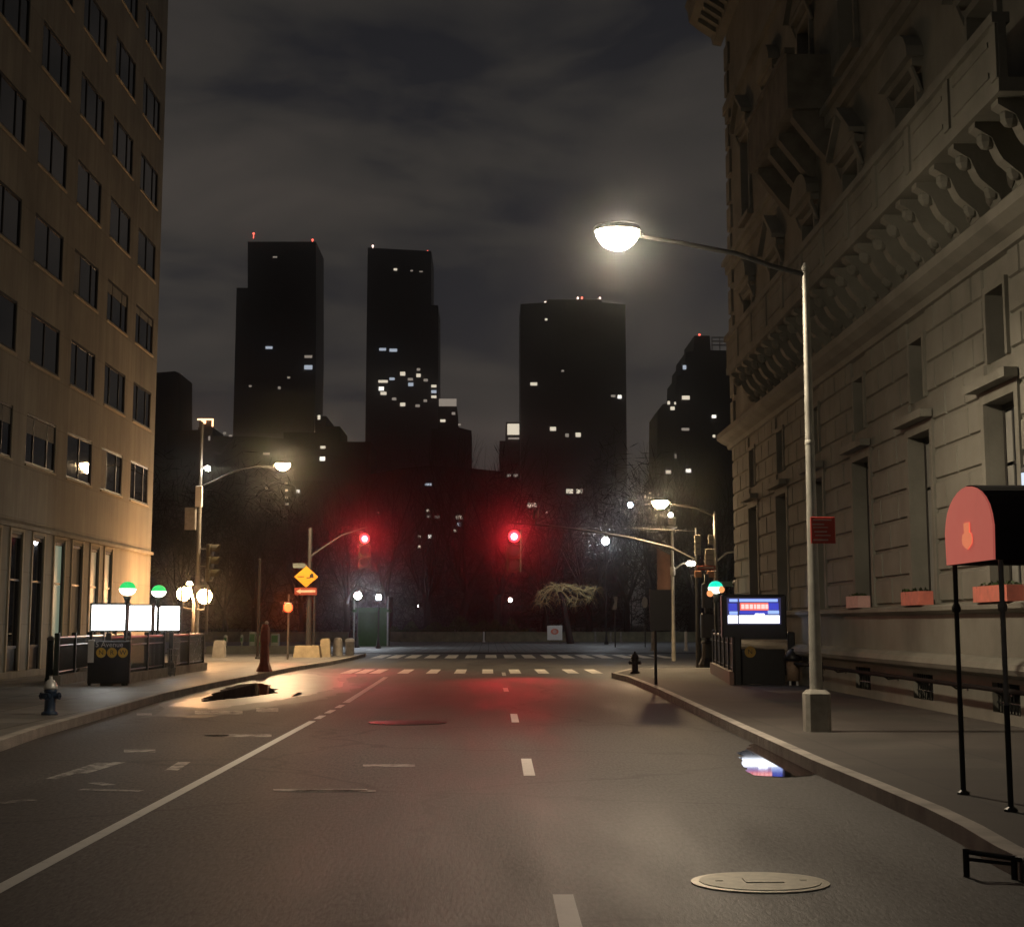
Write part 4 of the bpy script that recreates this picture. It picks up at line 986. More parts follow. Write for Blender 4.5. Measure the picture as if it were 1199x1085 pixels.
# wire litter basket
b = G(201, 791.5, WALK); k = b.y/F
t = thing('litter_basket', 'pale wire litter basket beside the left subway railing', 'litter bin', b)
m = MB(); n = 14; r0, r1, z0, z1 = 4.0*k, 5.8*k, WALK+.1, WALK+31*k
for i in range(n): a = 2*math.pi*i/n; m.tube((b.x+r0*math.cos(a),b.y+r0*math.sin(a),z0),(b.x+r1*math.cos(a),b.y+r1*math.sin(a),z1),.009,n=4)
for f in (0,.25,.5,.75,1):
    r = r0+(r1-r0)*f; z = z0+(z1-z0)*f
    for i in range(n): a, a2 = 2*math.pi*i/n, 2*math.pi*(i+1)/n; m.tube((b.x+r*math.cos(a),b.y+r*math.sin(a),z),(b.x+r*math.cos(a2),b.y+r*math.sin(a2),z),.011 if f < 1 else .022,n=4)
m.build('basket', M_galv, t)
m = MB(); m.lathe([(r0,z0-.01),(r0*.95,z0+.02)], b.x, b.y, 14)
for i in range(3): a = 2*math.pi*i/3; m.tube((b.x+r0*.8*math.cos(a),b.y+r0*.8*math.sin(a),WALK),(b.x+r0*.8*math.cos(a),b.y+r0*.8*math.sin(a),z0),.015,n=5)
m.build('foot', M_galv, t)
m = MB(); m.ball((b.x,b.y,z0+.35*(z1-z0)), r0*.95, 10, 6, 1,1,1.2); m.build('liner_bag', M_galv, t)
# red alarm post
b = G(309.5, 786, WALK); k = b.y/F
t = thing('alarm_post', 'red brown cast iron fire alarm post with white tip at the left kerb', 'alarm post', b)
m = MB(); m.lathe([(9.2*k,WALK),(9.0*k,WALK+2*k),(7.2*k,WALK+6*k),(5.6*k,WALK+11*k)], b.x, b.y, 8); m.build('base', M_redpost, t)
m = MB(); m.lathe([(5.6*k,WALK+11*k),(5.0*k,WALK+30*k),(5.6*k,WALK+36*k),(5.0*k,WALK+50*k),(3*k,WALK+54*k)], b.x, b.y, 8); m.bbox((b.x,b.y-.12,WALK+41*k),(8.5*k,.2,13*k),.03); m.build('shaft', M_redpost, t)
m = MB(); m.ball((b.x+1.5*k,b.y,WALK+55.5*k), 2.2*k, 8, 6); m.build('tip', M_silver, t)
# slim bare posts behind it
for px, top, base, Y, lab in ((304,655,768,80,'thin grey post rising directly behind the red alarm post'),(368.5,690,766,88,'thin dark post just right of the diamond sign mast')):
    c = aY(px,top,Y); m = MB(); m.lathe([(.07,WALK),(.06,c.z),(.02,c.z+.05)], c.x, Y, 8); m.lathe([(.12,WALK),(.12,WALK+.06),(.08,WALK+.1)], c.x, Y, 8)
    tag(m.build('sign_pole', M_sigpole, at=(c.x,Y,WALK)), lab, 'post')
# concrete barriers
def conc(label, px, base_y, w, h, mat=M_conc, round_=False):
    b = G(px, base_y, WALK); k = b.y/F; m = MB()
    if round_: m.lathe([(w*k*.52,WALK),(w*k*.5,WALK+2*k),(w*k*.44,WALK+h*k*.8),(w*k*.36,WALK+h*k*.95),(w*k*.15,WALK+h*k)], b.x, b.y, 12)
    else: m.prism([(b.x-w*k/2,b.y,WALK),(b.x+w*k/2,b.y,WALK),(b.x+w*k*.40,b.y+.1,WALK+h*k*.9),(b.x+w*k*.32,b.y+.12,WALK+h*k),(b.x-w*k*.32,b.y+.12,WALK+h*k),(b.x-w*k*.40,b.y+.1,WALK+h*k*.9)], (0,.5,0))
    return tag(m.build('concrete_bollard', mat, at=b), label, 'bollard', 'concrete bollards at the plaza edge')
conc('tapered concrete bollard just right of the left subway entrance', 255.5, 770, 15, 20)
conc('tapered concrete bollard next to the buff block under the diamond sign', 380, 769, 13, 21, M_conc_y)
conc('round topped concrete bollard between the tapered bollard and the litter drum', 395.5, 767.5, 12, 21, M_conc, True)
b = G(409.5, 766.5, WALK); k = b.y/F
t = thing('litter_drum', 'stout grey litter drum with white lid by the kiosk', 'litter bin', b)
m = MB(); m.lathe([(5*k,WALK),(5.2*k,WALK+15*k)], b.x, b.y, 14); m.build('drum', M_conc, t); m = MB(); m.lathe([(5.5*k,WALK+15*k),(5.3*k,WALK+17.5*k),(3*k,WALK+19*k)], b.x, b.y, 14); m.build('lid', M_white, t)
# pale cabinets and stools on the plaza
Yc = 108.0; kc = Yc/F
M_pale = pmat('pale_green_enamel', (.36,.44,.38), .6, var=.2); M_pale2 = pmat('leaf_green_enamel', (.06,.22,.08), .6)
for px, w, h, mt, lab in ((264,6.5,18,M_pale,'slim pale news stand with rounded head, nearest the left subway entrance'),(283,5,18,M_pale,'slim pale news stand with rounded head, midway between subway and alarm post'),(295.5,7.5,19,M_pale,'pale green newspaper box left of the alarm post'),(302.5,5.5,17,M_pale2,'leaf green newspaper box tight behind the alarm post'),(322,9.5,17,M_pale,'broad pale newspaper box just right of the alarm post')):
    x = aY(px,755,Yc).x; t = thing('newspaper_box', lab, 'newspaper box', (x,Yc,ZP), 'newspaper boxes on the plaza')
    hh = h*kc+.1
    if w < 7 and mt is M_pale:
        m = MB(); m.lathe([(w*kc*.5,ZP),(w*kc*.5,ZP+.08),(w*kc*.22,ZP+.2),(w*kc*.22,ZP+hh*.5),(w*kc*.36,ZP+hh*.55),(w*kc*.36,ZP+hh*.9),(w*kc*.15,ZP+hh)], x, Yc, 10); m.build('stand', mt, t)
        m = MB(); m.cbox((x,Yc-.16,ZP+hh*.72),(w*kc*.4,.04,hh*.2)); m.build('door', M_pale2, t)
    else:
        m = MB(); m.bbox((x,Yc,ZP+.12+hh*.5),(w*kc,.45,hh),.05); m.build('box', mt, t)
        m = MB(); m.cbox((x,Yc-.235,ZP+.2+hh*.6),(w*kc*.75,.02,hh*.42)); m.build('door', M_pale2 if mt is M_pale else M_pale, t)
        m = MB()
        for sx_ in (-.4,.4): m.cbox((x+sx_*w*kc,Yc,ZP+.06),(.05,.4,.12))
        m.build('foot', M_dark, t)
# low dark plaza planter strip behind bollards (grey green steps)
a, b2 = aY(246,760,100), aY(352,760,100)
m = MB(); m.box(a.x,b2.x,98.5,100,ZP,.42); m.box(a.x+.05,b2.x-.05,98.6,99.9,.42,.50)
tag(m.build('low_planter', pmat('grey_green_stone',(.13,.145,.13),.85,var=.3,scale=2), at=(a.x,99,ZP)), 'long low grey green stone planter behind the red alarm post', 'planter')
# kiosk
Yk = 136.0; a, b2 = aY(413,755,Yk), aY(456.5,712,Yk); kk = Yk/F
t = thing('kiosk', 'small green park kiosk with closed shutter and flat canopy', 'kiosk', ((a.x+b2.x)/2, Yk+1, ZP))
x0, x1, zt = a.x+5*kk, b2.x-2*kk, b2.z
m = MB(); m.box(x0,x1,Yk+.02,Yk+2.4,ZP,zt-.3); m.build('body', M_green2, t)
m = MB()
for i in range(22): z = ZP+.1+i*(zt-.6)/22; m.box(x0+.35,x1-.25,Yk-.035,Yk+.018,z,z+(zt-.6)/22*.8)
m.build('shutter', M_green2, t)
m = MB(); m.box(a.x,b2.x,Yk-.7,Yk+2.6,zt-.3,zt-.1); m.box(a.x+.1,b2.x-.1,Yk-.6,Yk+2.5,zt-.099,zt+.05); m.build('canopy', M_green2, t)
for xx, top in ((a.x+.12,700),(b2.x-.12,698)):
    m = MB(); z1 = aY(430,top,Yk).z; m.tube((xx,Yk-.62,ZP),(xx,Yk-.62,z1),.07,n=8); m.build('post', M_galv, t)
# park wall, gate posts and barrier sign
Yw = 168.0; zt = aY(600,739.5,Yw).z
def park_wall(label, px0, px1):
    a, b2 = aY(px0,745,Yw), aY(px1,745,Yw)
    t = thing('park_wall', label, 'wall', ((a.x+b2.x)/2, Yw, ZP), 'park wall lengths')
    m = MB(); m.box(a.x,b2.x,Yw,Yw+.5,ZP,zt-.12); m.build('wall_face', M_plaz_wall, t)
    m = MB(); m.box(a.x,b2.x,Yw-.06,Yw+.56,zt-.12,zt); m.build('coping', M_plaz_wall, t)
park_wall('low stone park wall between the kiosk and the white post', 457, 565)
park_wall('low stone park wall from the white post to behind the hydrant', 568.5, 860)
park_wall('low dark park wall left of the green kiosk', 30, 408)
for px, lab in ((566.5,'lone white post in the gap of the park wall'),(697,'thin pale post left of the tall cool lamp'),(715,'pale post at foot of the tall cool lamp'),(727,'pale post right of the tall cool lamp'),(764,'pale post behind the dark sign board'),(803,'short bright post left of the black pedestal')):
    c = aY(px,739,Yw-2 if px < 760 else 112); Yq = c.y; w = .09 if px < 760 else .1
    m = MB(); m.lathe([(w*1.5,ZP),(w*1.5,ZP+.1),(w,ZP+.14),(w,c.z-.05),(w*.5,c.z)], c.x, Yq, 10)
    tag(m.build('marker_post', M_white if px in (566.5,803) else M_conc, at=(c.x,Yq,ZP)), lab, 'post', 'marker posts along the park edge')
Yb = 150.0; c = aY(649.5,740.5,Yb); kb = Yb/F
t = thing('barrier_sign', 'square white barrier board with faded red ring before the park wall', 'barrier sign', (c.x,Yb,ZP))
m = MB(); m.bbox((c.x,Yb,c.z),(17.5*kb,.05,16.5*kb),.02); m.build('board', M_white, t)
m = MB(); n = 20; vs = []; fs = []
for i in range(n): a = 2*math.pi*i/n; vs += [(c.x+4.6*kb*math.cos(a),Yb-.032,c.z+.1+3.4*kb*math.sin(a)),(c.x+2.6*kb*math.cos(a),Yb-.032,c.z+.1+1.7*kb*math.sin(a))]
for i in range(n): j = (i+1) % n; fs.append((2*i,2*j,2*j+1,2*i+1))
m.add(vs, fs); m.box(c.x-3*kb,c.x+3*kb,Yb-.036,Yb-.03,c.z+.1-.5*kb,c.z+.1+.5*kb); m.build('red_ring', pmat('faded_red_paint',(.75,.22,.14),.6), t)
m = MB()
for sx_ in (-1,1): m.tube((c.x+sx_*6*kb,Yb+.3,ZP),(c.x+sx_*6*kb,Yb+.03,c.z),.03,n=6)
m.build('leg', M_galv, t)
for px, py, lab in ((720,706,'small pale hanging sign on the post right of the tall cool lamp'),(755,705,'small oval pale sign on a post left of the dark board')):
    Yq = 130; c = aY(px,py,Yq); t = thing('park_sign', lab, 'sign', (c.x,Yq,ZP), 'small park signs')
    m = MB(); m.tube((c.x,Yq+.05,ZP),(c.x,Yq+.05,c.z+.3),.045,n=6); m.build('post', M_dark, t)
    m = MB()
    if px < 730: m.prism([(c.x-.22,Yq,c.z-.5),(c.x+.12,Yq,c.z-.45),(c.x+.2,Yq,c.z+.5),(c.x-.1,Yq,c.z+.5),(c.x-.02,Yq,c.z+.1)], (0,.03,0))
    else:
        m.prism([(c.x+.22*math.cos(a_),Yq,c.z+.42*math.sin(a_)) for a_ in [2*math.pi*i/16 for i in range(16)]], (0,.03,0)); m.prism([(c.x+.07*math.cos(a_),Yq-.006,c.z+.2*math.sin(a_)) for a_ in [2*math.pi*i/12 for i in range(12)]], (0,.004,0))
    m.build('plate', M_sgn, t)
# round topped bin by the right subway entrance
b = Vector((aY(929,800,45.5).x, 45.5, WALK)); k = b.y/F
t = thing('litter_bin', 'round topped litter bin with tan body between subway screen and lamp post', 'litter bin', b)
m = MB(); m.lathe([(7*k,WALK+.12),(8*k,WALK+28*k)], b.x, b.y, 14); m.build('body', pmat('tan_bin_paint',(.30,.20,.13),.6), t, smooth=True)
m = MB(); m.lathe([(11*k,WALK+28*k),(10.5*k,WALK+33*k),(7*k,WALK+39*k),(2*k,WALK+42*k)], b.x, b.y, 14); m.build('lid', M_dark, t, smooth=True)
for sx_ in (-.5,.5): m = MB(); m.tube((b.x+sx_*8*k,b.y-.05,WALK),(b.x+sx_*8*k,b.y-.05,WALK+.14),.03,n=6); m.build('leg', M_white, t)
# awning
ax = 4.45; ay0, ay1 = 15.05, 16.6; zb_ = 2.31
t = thing('entrance_awning', 'dark entrance awning on thin posts and a red arched end panel with added glow', 'awning', (6.4, 15.8, WALK))
def arch(x, g=0.0, n=14):
    pts = [(x,ay1+g,zb_-g*.2),(x,ay1+g+.02,zb_+.30)]
    for i in range(1, n): u = i/n; a = math.pi*u; yy = (ay0+ay1)/2+(ay1-ay0)/2*(1+g*.1)*math.copysign(abs(math.cos(a))**1.12, math.cos(a)); pts.append((x, yy, zb_+.30+(.40+g)*math.sin(a)**.9))
    pts += [(x,ay0-g-.02,zb_+.30),(x,ay0-g,zb_-g*.2)]
    return pts
P0 = arch(ax+.01, .012); P1 = arch(RX-.30, .012)
m = MB(); n = len(P0); m.add(P0+P1, [(i,i+1,n+i+1,n+i) for i in range(n-1)]); Q0 = arch(ax+.01, -.012); Q1 = arch(RX-.30, -.012); m.add(Q0+Q1, [(i,n+i,n+i+1,i+1) for i in range(n-1)])
m.build('canopy', M_awn, t)
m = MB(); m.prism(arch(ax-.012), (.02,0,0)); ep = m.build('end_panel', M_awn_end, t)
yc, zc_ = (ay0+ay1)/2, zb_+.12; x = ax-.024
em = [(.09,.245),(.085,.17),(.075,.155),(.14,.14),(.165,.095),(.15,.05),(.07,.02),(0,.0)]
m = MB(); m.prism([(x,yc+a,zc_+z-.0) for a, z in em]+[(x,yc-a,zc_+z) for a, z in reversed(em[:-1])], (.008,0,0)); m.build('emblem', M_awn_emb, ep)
m = MB()
for yy in (ay0+.01, ay1-.01): m.tube((ax+.06,yy,zb_+.02),(RX-.3,yy,zb_+.02),.02,n=6)
m.tube((ax+.06,ay0+.01,zb_+.02),(ax+.06,ay1-.01,zb_+.02),.02,n=6); m.build('frame', M_dark, t)
for yy, mt in ((ay0+.03,M_galv),(ay1-.03,M_dark)):
    m = MB(); m.path([(ax+.06,yy,WALK+.9),(ax+.06,yy,zb_+.02)], .024, 8); m.lathe([(.04,1.86),(.045,1.90),(.03,1.94)], ax+.06, yy, 8)
    po = m.build('post', mt, t); m = MB(); m.tube((ax+.06,yy,WALK),(ax+.06,yy,WALK+.9),.026,n=8); m.lathe([(.06,WALK),(.06,WALK+.02),(.03,WALK+.04)], ax+.06, yy, 8); m.build('post_sleeve', M_dark, po)
# blue white wall lantern behind the awning
c = Vector((RX-.33, 25.3, 3.55))
t = thing('wall_lantern', 'blue white lit lantern on the clubhouse wall behind the awning', 'lantern', c)
m = MB(); m.tube((RX-.002,c.y,c.z+.55),(c.x,c.y,c.z+.55),.03,n=6); m.lathe([(.20,c.z+.42),(.18,c.z+.5),(.03,c.z+.68)], c.x, c.y, 8); m.lathe([(.03,c.z-.6),(.17,c.z-.46),(.17,c.z-.42)], c.x, c.y, 8); m.build('frame', M_dark, t)
m = MB(); m.lathe([(.15,c.z-.42),(.19,c.z-.05),(.19,c.z+.42)], c.x, c.y, 8); m.build('glass', emat('blue_white_lantern_glass',(.62,.78,1.0),.9), t)
# tree guard hoop at the near right kerb
a, b2 = G(1132,1026,0.0), G(1188,1029,0.0)
t = thing('hoop_rail', 'low black hoop rail at the near right kerb', 'hoop rail', a)
m = MB(); zt = aY(1132,993,a.y).z; r = .019
m.tube((a.x,a.y,0),(a.x,a.y,zt),r*1.2,n=8); m.build('post', M_dark, t)
m = MB(); m.tube((b2.x,b2.y,0),(b2.x,b2.y,zt-.03),r*1.2,n=8); m.build('post', M_dark, t)
m = MB(); m.tube((a.x,a.y,zt-.02),(b2.x,b2.y,zt-.05),r,n=8); m.tube((a.x,a.y,.12),(b2.x,b2.y,.10),r*.7,n=6); e = Vector((b2.x+.5,b2.y-1.2,0)); m.tube((b2.x,b2.y,zt-.05),(e.x,e.y,zt-.05),r,n=8); m.build('bar', M_dark, t)
m = MB(); m.tube((e.x,e.y,0),(e.x,e.y,zt-.02),r*1.2,n=8); m.build('post', M_dark, t)

# ================================================================== VEGETATION
def grow(m, p, d, L, r, depth, rn, spread=.55, up=.12, tw=None, droop=0.0):
    if depth == 0 or r < .006: return
    n = 3 if depth > 2 else 2; q = Vector(p)
    for i in range(n):
        d = (d+Vector((rn.uniform(-1,1),rn.uniform(-1,1),rn.uniform(-.6,.8)))*.16+Vector((0,0,up-droop))).normalized()
        q2 = q+d*L/n; r2 = r*(1-.18)
        m.tube(q, q2, r, r2, 5 if r > .05 else (4 if r > .025 else 3), caps=False)
        q, r = q2, r2
        if i < n-1 or depth > 1:
            for _ in range(1 if depth > 3 else 2):
                ax_ = Vector((rn.uniform(-1,1),rn.uniform(-1,1),rn.uniform(-.3,.6))).normalized()
                nd = (d+ax_*spread*1.5).normalized()
                grow(m, q, nd, L*rn.uniform(.55,.8), r*rn.uniform(.45,.65), depth-1, rn, spread, up, droop=droop)
    grow(m, q, d, L*.75, r*.8, depth-1, rn, spread, up, droop=droop)
def tree(label, loc, h, seed, mat=M_bark, name='bare_tree', group=None, depth=5):
    rn = random.Random(seed); t = thing(name, label, 'tree', loc, group)
    x, y, z = loc; th = h*.22; r = h*.018
    m = MB(); m.path([(x,y,z),(x+.02*h*rn.uniform(-1,1),y,z+th*.5),(x+.02*h*rn.uniform(-1,1),y,z+th)], [r*1.5,r*1.05,r], 8); m.build('trunk', mat, t, smooth=True)
    top = Vector(m.v[-1]); top = Vector((top.x-.0,y,z+th)); m = MB()
    for i in range(4):
        a = 2*math.pi*i/4+rn.random(); grow(m, (x,y,z+th*.97), Vector((math.cos(a)*.55,math.sin(a)*.55,1)).normalized(), h*.26, r*.62, depth, rn)
    m.build('crown', mat, t)
    return t
TG = 'bare trees of the park'
protos = [tree('bare park tree, one of the winter trees standing in darkness beyond the park wall', (0,0,0), 20, 21+i, group=TG) for i in range(3)]
spots = [(205,182,17),(262,186,15),(300,190,16),(352,184,18),(405,192,19),(452,186,21),(500,196,20),(545,188,24),(585,182,22),(640,192,18),(688,186,17),(735,194,19),(770,184,20),(812,190,23),(850,186,19)]
sides = ['leftmost of the bare park trees, beside the apartment block corner','bare park tree behind the left subway globes','bare park tree behind the left lamp post arm','bare park tree behind the diamond sign mast','bare park tree behind the left red signal','tall bare park tree directly behind the green kiosk','bare park tree rising right of the kiosk lamps','tallest bare park tree in the gap left of the wide tower','tall bare park tree behind the right red signal','bare park tree left of the pale umbrella shaped tree','bare park tree behind the umbrella shaped tree','bare park tree behind the tall cool white lamp','bare park tree behind the hanging banner','tall bare park tree in front of the stepped tower','rightmost bare park tree, beside the clubhouse corner']
for i, (px, Y, h) in enumerate(spots):
    o = protos[i] if i < 3 else copy_tree(protos[i % 3])
    p = aY(px, 745, Y); o.location = (p.x, Y, -.03); s = h/20; o.scale = (s,s,s); o.rotation_euler.z = i*1.3; o['label'] = sides[i]
# umbrella shaped weeping tree, lamplight painted into the bark of its crown
Yt = 152.0; b = aY(668,750,Yt); b.z = ZP; c = aY(655,695,Yt)
t = thing('weeping_tree', 'umbrella shaped leafless tree with pale yellow lit branches and dark leaning trunk', 'tree', b)
m = MB(); m.path([b, aY(663,725,Yt), aY(659,704,Yt), aY(655,692,Yt)], [.34,.24,.20,.16], 8); m.build('trunk', M_bark, t, smooth=True)
rn = random.Random(4); m = MB(); top = aY(655,690,Yt)
limbs = [[(655,693),(651,685),(643,689),(636,696),(630,704)],[(655,693),(650,684),(646,691),(642,700),(639,707)],[(655,693),(652,684),(662,686),(672,688),(684,692),(695,688)],
         [(655,693),(655,685),(664,690),(670,698),(668,705)],[(655,693),(650,685),(652,695),(658,703)],[(662,686),(674,688),(682,696),(690,701)],[(655,693),(660,684),(669,685),(679,689),(689,694)],
         [(651,685),(641,687),(633,693),(627,704)],[(655,693),(648,688),(640,694),(634,706)],[(668,688),(676,693),(676,702),(673,708)],[(660,686),(658,692),(664,700),(671,706)],[(684,692),(688,687),(697,689)]]
for k, lb_ in enumerate(limbs):
    for rep in range(3):
        dy = rn.uniform(-1.6,1.6) if rep else 0; n_ = len(lb_)
        pts = []
        for i, (px, py) in enumerate(lb_):
            u = i/(n_-1); p = aY(px+rn.uniform(-2.2,2.2)*u*(1 if rep else .3), py+rn.uniform(-1.8,1.8)*u*(1 if rep else .3), Yt); p.y += dy*u; pts.append(p)
        m.path(pts, [(.085 if rep == 0 else .05)*(1-.8*i/(n_-1)) for i in range(n_)], 5)
        for _ in range(9):
            q = pts[rn.randint(1,n_-1)]; d = Vector((rn.uniform(-.5,.5),rn.uniform(-.4,.4),rn.uniform(-.35,.3)))
            m.path([q, q+d, q+d*1.7+Vector((0,0,-.35))], [.026,.016,.006], 3)
m.build('crown', M_bark_p, t)
m = MB()
for i in range(30):
    a = rn.uniform(-1,1); q = top+Vector((a*2.2, rn.uniform(-1,1), -.9+rn.uniform(-.3,.2))); m.path([top, q+Vector((0,0,.2)), q+Vector((rn.uniform(-.3,.3),0,-.6)), q+Vector((rn.uniform(-.4,.4),0,-1.3))], [.02,.018,.012,.005], 3)
m.build('twigs', M_bark, t)
# shrubs by the wall
def shrub(label, px, Y, w, h, seed):
    rn = random.Random(seed); x = aY(px,740,Y).x; t = thing('shrub', label, 'shrub', (x,Y,ZP), 'shrubs behind the park wall')
    m = MB()
    for i in range(5): a = rn.uniform(-.5,.5); m.tube((x,Y,-.02),(x+a*w,Y+rn.uniform(-.4,.4),h*.7),.05,.02,5)
    m.build('stem', M_bark, t)
    m = MB()
    for _ in range(2600):
        u = rn.uniform(-1,1); top_ = h*(1-.5*u*u)*(.8+.2*math.sin(u*9+seed)); zz = top_*rn.random()**.6
        q = Vector((x+u*w/2, Y+rn.uniform(-1,1)*.9, zz)); d = Vector([rn.gauss(0,1) for _ in range(3)]).normalized()*rn.uniform(.06,.13); e = d.cross(Vector((rn.uniform(-1,1),1,.3))).normalized()*d.length*.6
        m.quad(q-d, q+e, q+d, q-e)
    m.build('foliage', M_leaf, t)
shrub('broad green shrub above the park wall right of the kiosk', 540, 172, 7.5, 2.6, 2)
shrub('smaller green shrub beside the white post, left of the barrier board', 590, 173, 5.0, 2.4, 5)
shrub('dim shrub behind the kiosk at its right side', 482, 174, 5.5, 2.0, 8)
# far wood of the park: one dark mass of twigs
rn = random.Random(9); m = MB()
for _ in range(44000):
    x = rn.uniform(-110,110); y = rn.uniform(215,300); top_ = 18+5*math.sin(x*.11)+4*math.sin(x*.37+1)+2*math.sin(x*.9)
    zz = top_*rn.random()**.8
    q = Vector((x,y,zz)); d = Vector((rn.gauss(0,1),rn.gauss(0,.6),rn.gauss(0,1))).normalized()*rn.uniform(.6,1.7); e = d.cross(Vector((rn.gauss(0,.3),1,rn.gauss(0,.3)))).normalized()*rn.uniform(.02,.07)
    m.quad(q-d, q+e, q+d, q-e)
tag(m.build('woodland', M_bark), 'dark mass of far winter trees filling the park', 'woodland', kind='stuff')

# ================================================================== SKYLINE
E_w = emat('lit_flat_window', (1.0,.88,.68), .85, False); E_ww = emat('bright_flat_window', (1.0,.95,.85), 1.6, False); E_wb = emat('cool_flat_window', (.75,.85,1.0), .55, False); E_wd = emat('dim_flat_window', (1.0,.85,.7), .28, False); E_wo = emat('orange_flat_window', (1.0,.5,.25), 4.0, False)
E_bcn = emat('red_roof_beacon', (1.0,.12,.08), 3.0, False); E_bcw = emat('pale_roof_beacon', (1.0,.7,.6), 3.0, False)
def tower(name, label, Y, depth, outline, wins, beacons=(), mat=M_tower, group='dark towers across the park'):
    pts = [aY(x,y,Y) for x, y in outline]; x0, x1 = pts[0].x, pts[-1].x
    t = thing(name, label, 'tower', ((x0+x1)/2, Y+depth/2, 0), group); k = Y/F
    m = MB(); m.prism([(x0,Y,0)]+[tuple(p) for p in pts]+[(x1,Y,0)], (0,depth,0))
    zmax = max(p.z for p in pts)
    m.build('tower_body', mat, t)
    m = MB(); nf = int(zmax/8)
    for i in range(1, nf): m.box(min(x0,pts[0].x)+.5, x1-.5, Y-.35, Y-.01, i*8, i*8+.5) if i*8 < min(p.z for p in pts) else None
    m.build('floor_band', mat, t)
    for (x, y, w, h, mt) in wins:
        c = aY(x,y,Y-.6); m = MB(); m.cbox((c.x,c.y,c.z),(w*k,.3,h*k)); m.build('lit_window', mt, t)
    for (x, y, mt) in beacons:
        c = aY(x,y,Y+2); m = MB(); m.tube((c.x,c.y,c.z-6*k),(c.x,c.y,c.z),.25,n=5); m.ball((c.x,c.y,c.z),1.35*k,8,6); m.build('beacon', mt, t)
    return t
tower('twin_tower', 'left of two tall dark twin towers, with stepped left shoulder', 930, 45, [(277,337),(290,337),(290,283),(370,283),(370,420),(368,500)],
      [(315,407,8,3,E_wb),(361,417.5,9,3,E_wd),(361,430,9.5,5,E_wb),(322,301,5,1.5,E_wd),(293,452,3,2,E_wd),(327,454,3,3,E_wd),(338,442,3,2,E_wd)], [(297,273.5,E_bcn),(366,281,E_bcn)], group='twin towers')
tower('twin_tower', 'right of two tall dark twin towers, with a ring of lit windows', 930, 45, [(430.5,290),(505,294),(505,357),(513,357.5),(513,500)],
      [(463,315.5,4,2.5,E_w),(482,317,3,1.5,E_wd),(493,318,4,1.2,E_wd),(448,409,8,3,E_wb),(460.5,410,9,3.5,E_wb),(448.5,446.5,11,3,E_w),(446.5,455,6,4.5,E_ww),(449,460.5,7,3.5,E_w),(459,443.5,6,3,E_wb),(471.5,437.5,6,4.5,E_w),(490,432.5,4,3,E_wd),(490,439.5,5,4,E_w),(480.5,444,6,3,E_wd),(481,450,6,4,E_wb),(498.5,445,5,3,E_wd),(508,452,6,3,E_w),(508,458.5,6,3.5,E_wb),(508,464.5,6,3,E_w),(461.5,467,5,3,E_wd),(471.5,473.5,6,4,E_w),(489,475,5,3,E_wd),(498,469,4,3,E_wd)], [(436.5,288,E_bcw),(500.5,294.5,E_bcn)], group='twin towers')
tower('wide_tower', 'wide dark slab tower with chamfered top and few lit windows', 860, 42, [(609.5,356),(640,354),(641,350.5),(704,350.5),(705,354),(732.5,356.5),(734,540)],
      [(625,449.5,8,3.5,E_w),(659,434,3,2,E_wd),(639.5,374,3,2.5,E_w),(718,463.5,5,2.5,E_wd),(725.5,464.5,4.5,4,E_ww),(647.5,502,7,4.5,E_w),(664,509.5,4,4,E_wd),(677,509,6,5,E_w),(667,575,8,5,E_w),(678.5,575,7,5,E_w)], [(638.5,354,E_bcw),(676.5,349,E_bcw),(681.5,348.5,E_bcn),(702.5,349,E_bcw)])
tower('stepped_tower', 'dark stepped masonry tower beside the clubhouse with roof rail', 760, 40, [(763,560),(769,560),(770,482),(776,473),(791,471),(792,441),(797,439),(798,425),(802,424),(803,412),(812,411),(813,393),(831,393),(832,410),(880,411)],
      [(801.5,430,4,5,E_wb),(803,465.5,9,4.5,E_w),(836,487.5,5,3.5,E_ww),(836,510.5,3,3,E_w),(783,471.5,3,4,E_w),(787.5,478,5,4,E_w),(790.5,472,2,3,E_w),(802.5,502.5,9,3,E_wd),(782.5,552.5,6,4,E_w),(806,551,6,4,E_ww),(791,534,2,5,E_wd)], [(819,392,E_bcn)], M_tower_b)
m = MB(); k = 760/F
for y in (395,399.5,404):
    a, b2 = aY(833,y,762), aY(882,y,762); m.box(a.x,b2.x,762,762.4,a.z-.25,a.z+.25)
for i in range(6): a = aY(834+i*9,404,762); b2 = aY(834+i*9,394,762); m.box(a.x-.2,a.x+.2,762.41,762.8,aY(840,411,762).z-.5,b2.z)
o = bpy.data.objects['stepped_tower']; m.build('roof_rail', M_galv, o)
tower('slab_block', 'small dark slab block beside the apartment building edge', 700, 30, [(170,438),(186,436),(205,434.5),(210.5,437),(210.5,520)], [], (), M_tower_b)
# building with lit orange crown
t = tower('crowned_block', 'low dark block whose roof pavilion glows orange', 600, 25, [(196,504),(232,503),(232,500),(249,500),(249,510),(300,511),(330,513),(360,515)], [(263,507,3,2,E_wd),(270,510,4,2,E_wd),(245,513,2,5,E_wd)], (), M_tower_b)
k = 600/F
m = MB(); c = aY(240.5,492,600)
m.box(c.x-9.5*k,c.x+9*k,600,601,c.z+.5*k,c.z+2*k); m.box(c.x+7.5*k,c.x+9*k,600,601,c.z-7*k,c.z+.5*k); m.build('crown_rim', E_wo, t)
m = MB(); m.cbox((c.x-2*k,600.2,c.z-2*k),(5*k,.6,3.5*k)); m.build('crown_light', E_wo, t)
m = MB(); m.box(c.x-8*k,c.x+7.4*k,601.1,606,c.z-8*k,c.z+.4*k); m.build('crown_wall', M_tower_b, t)
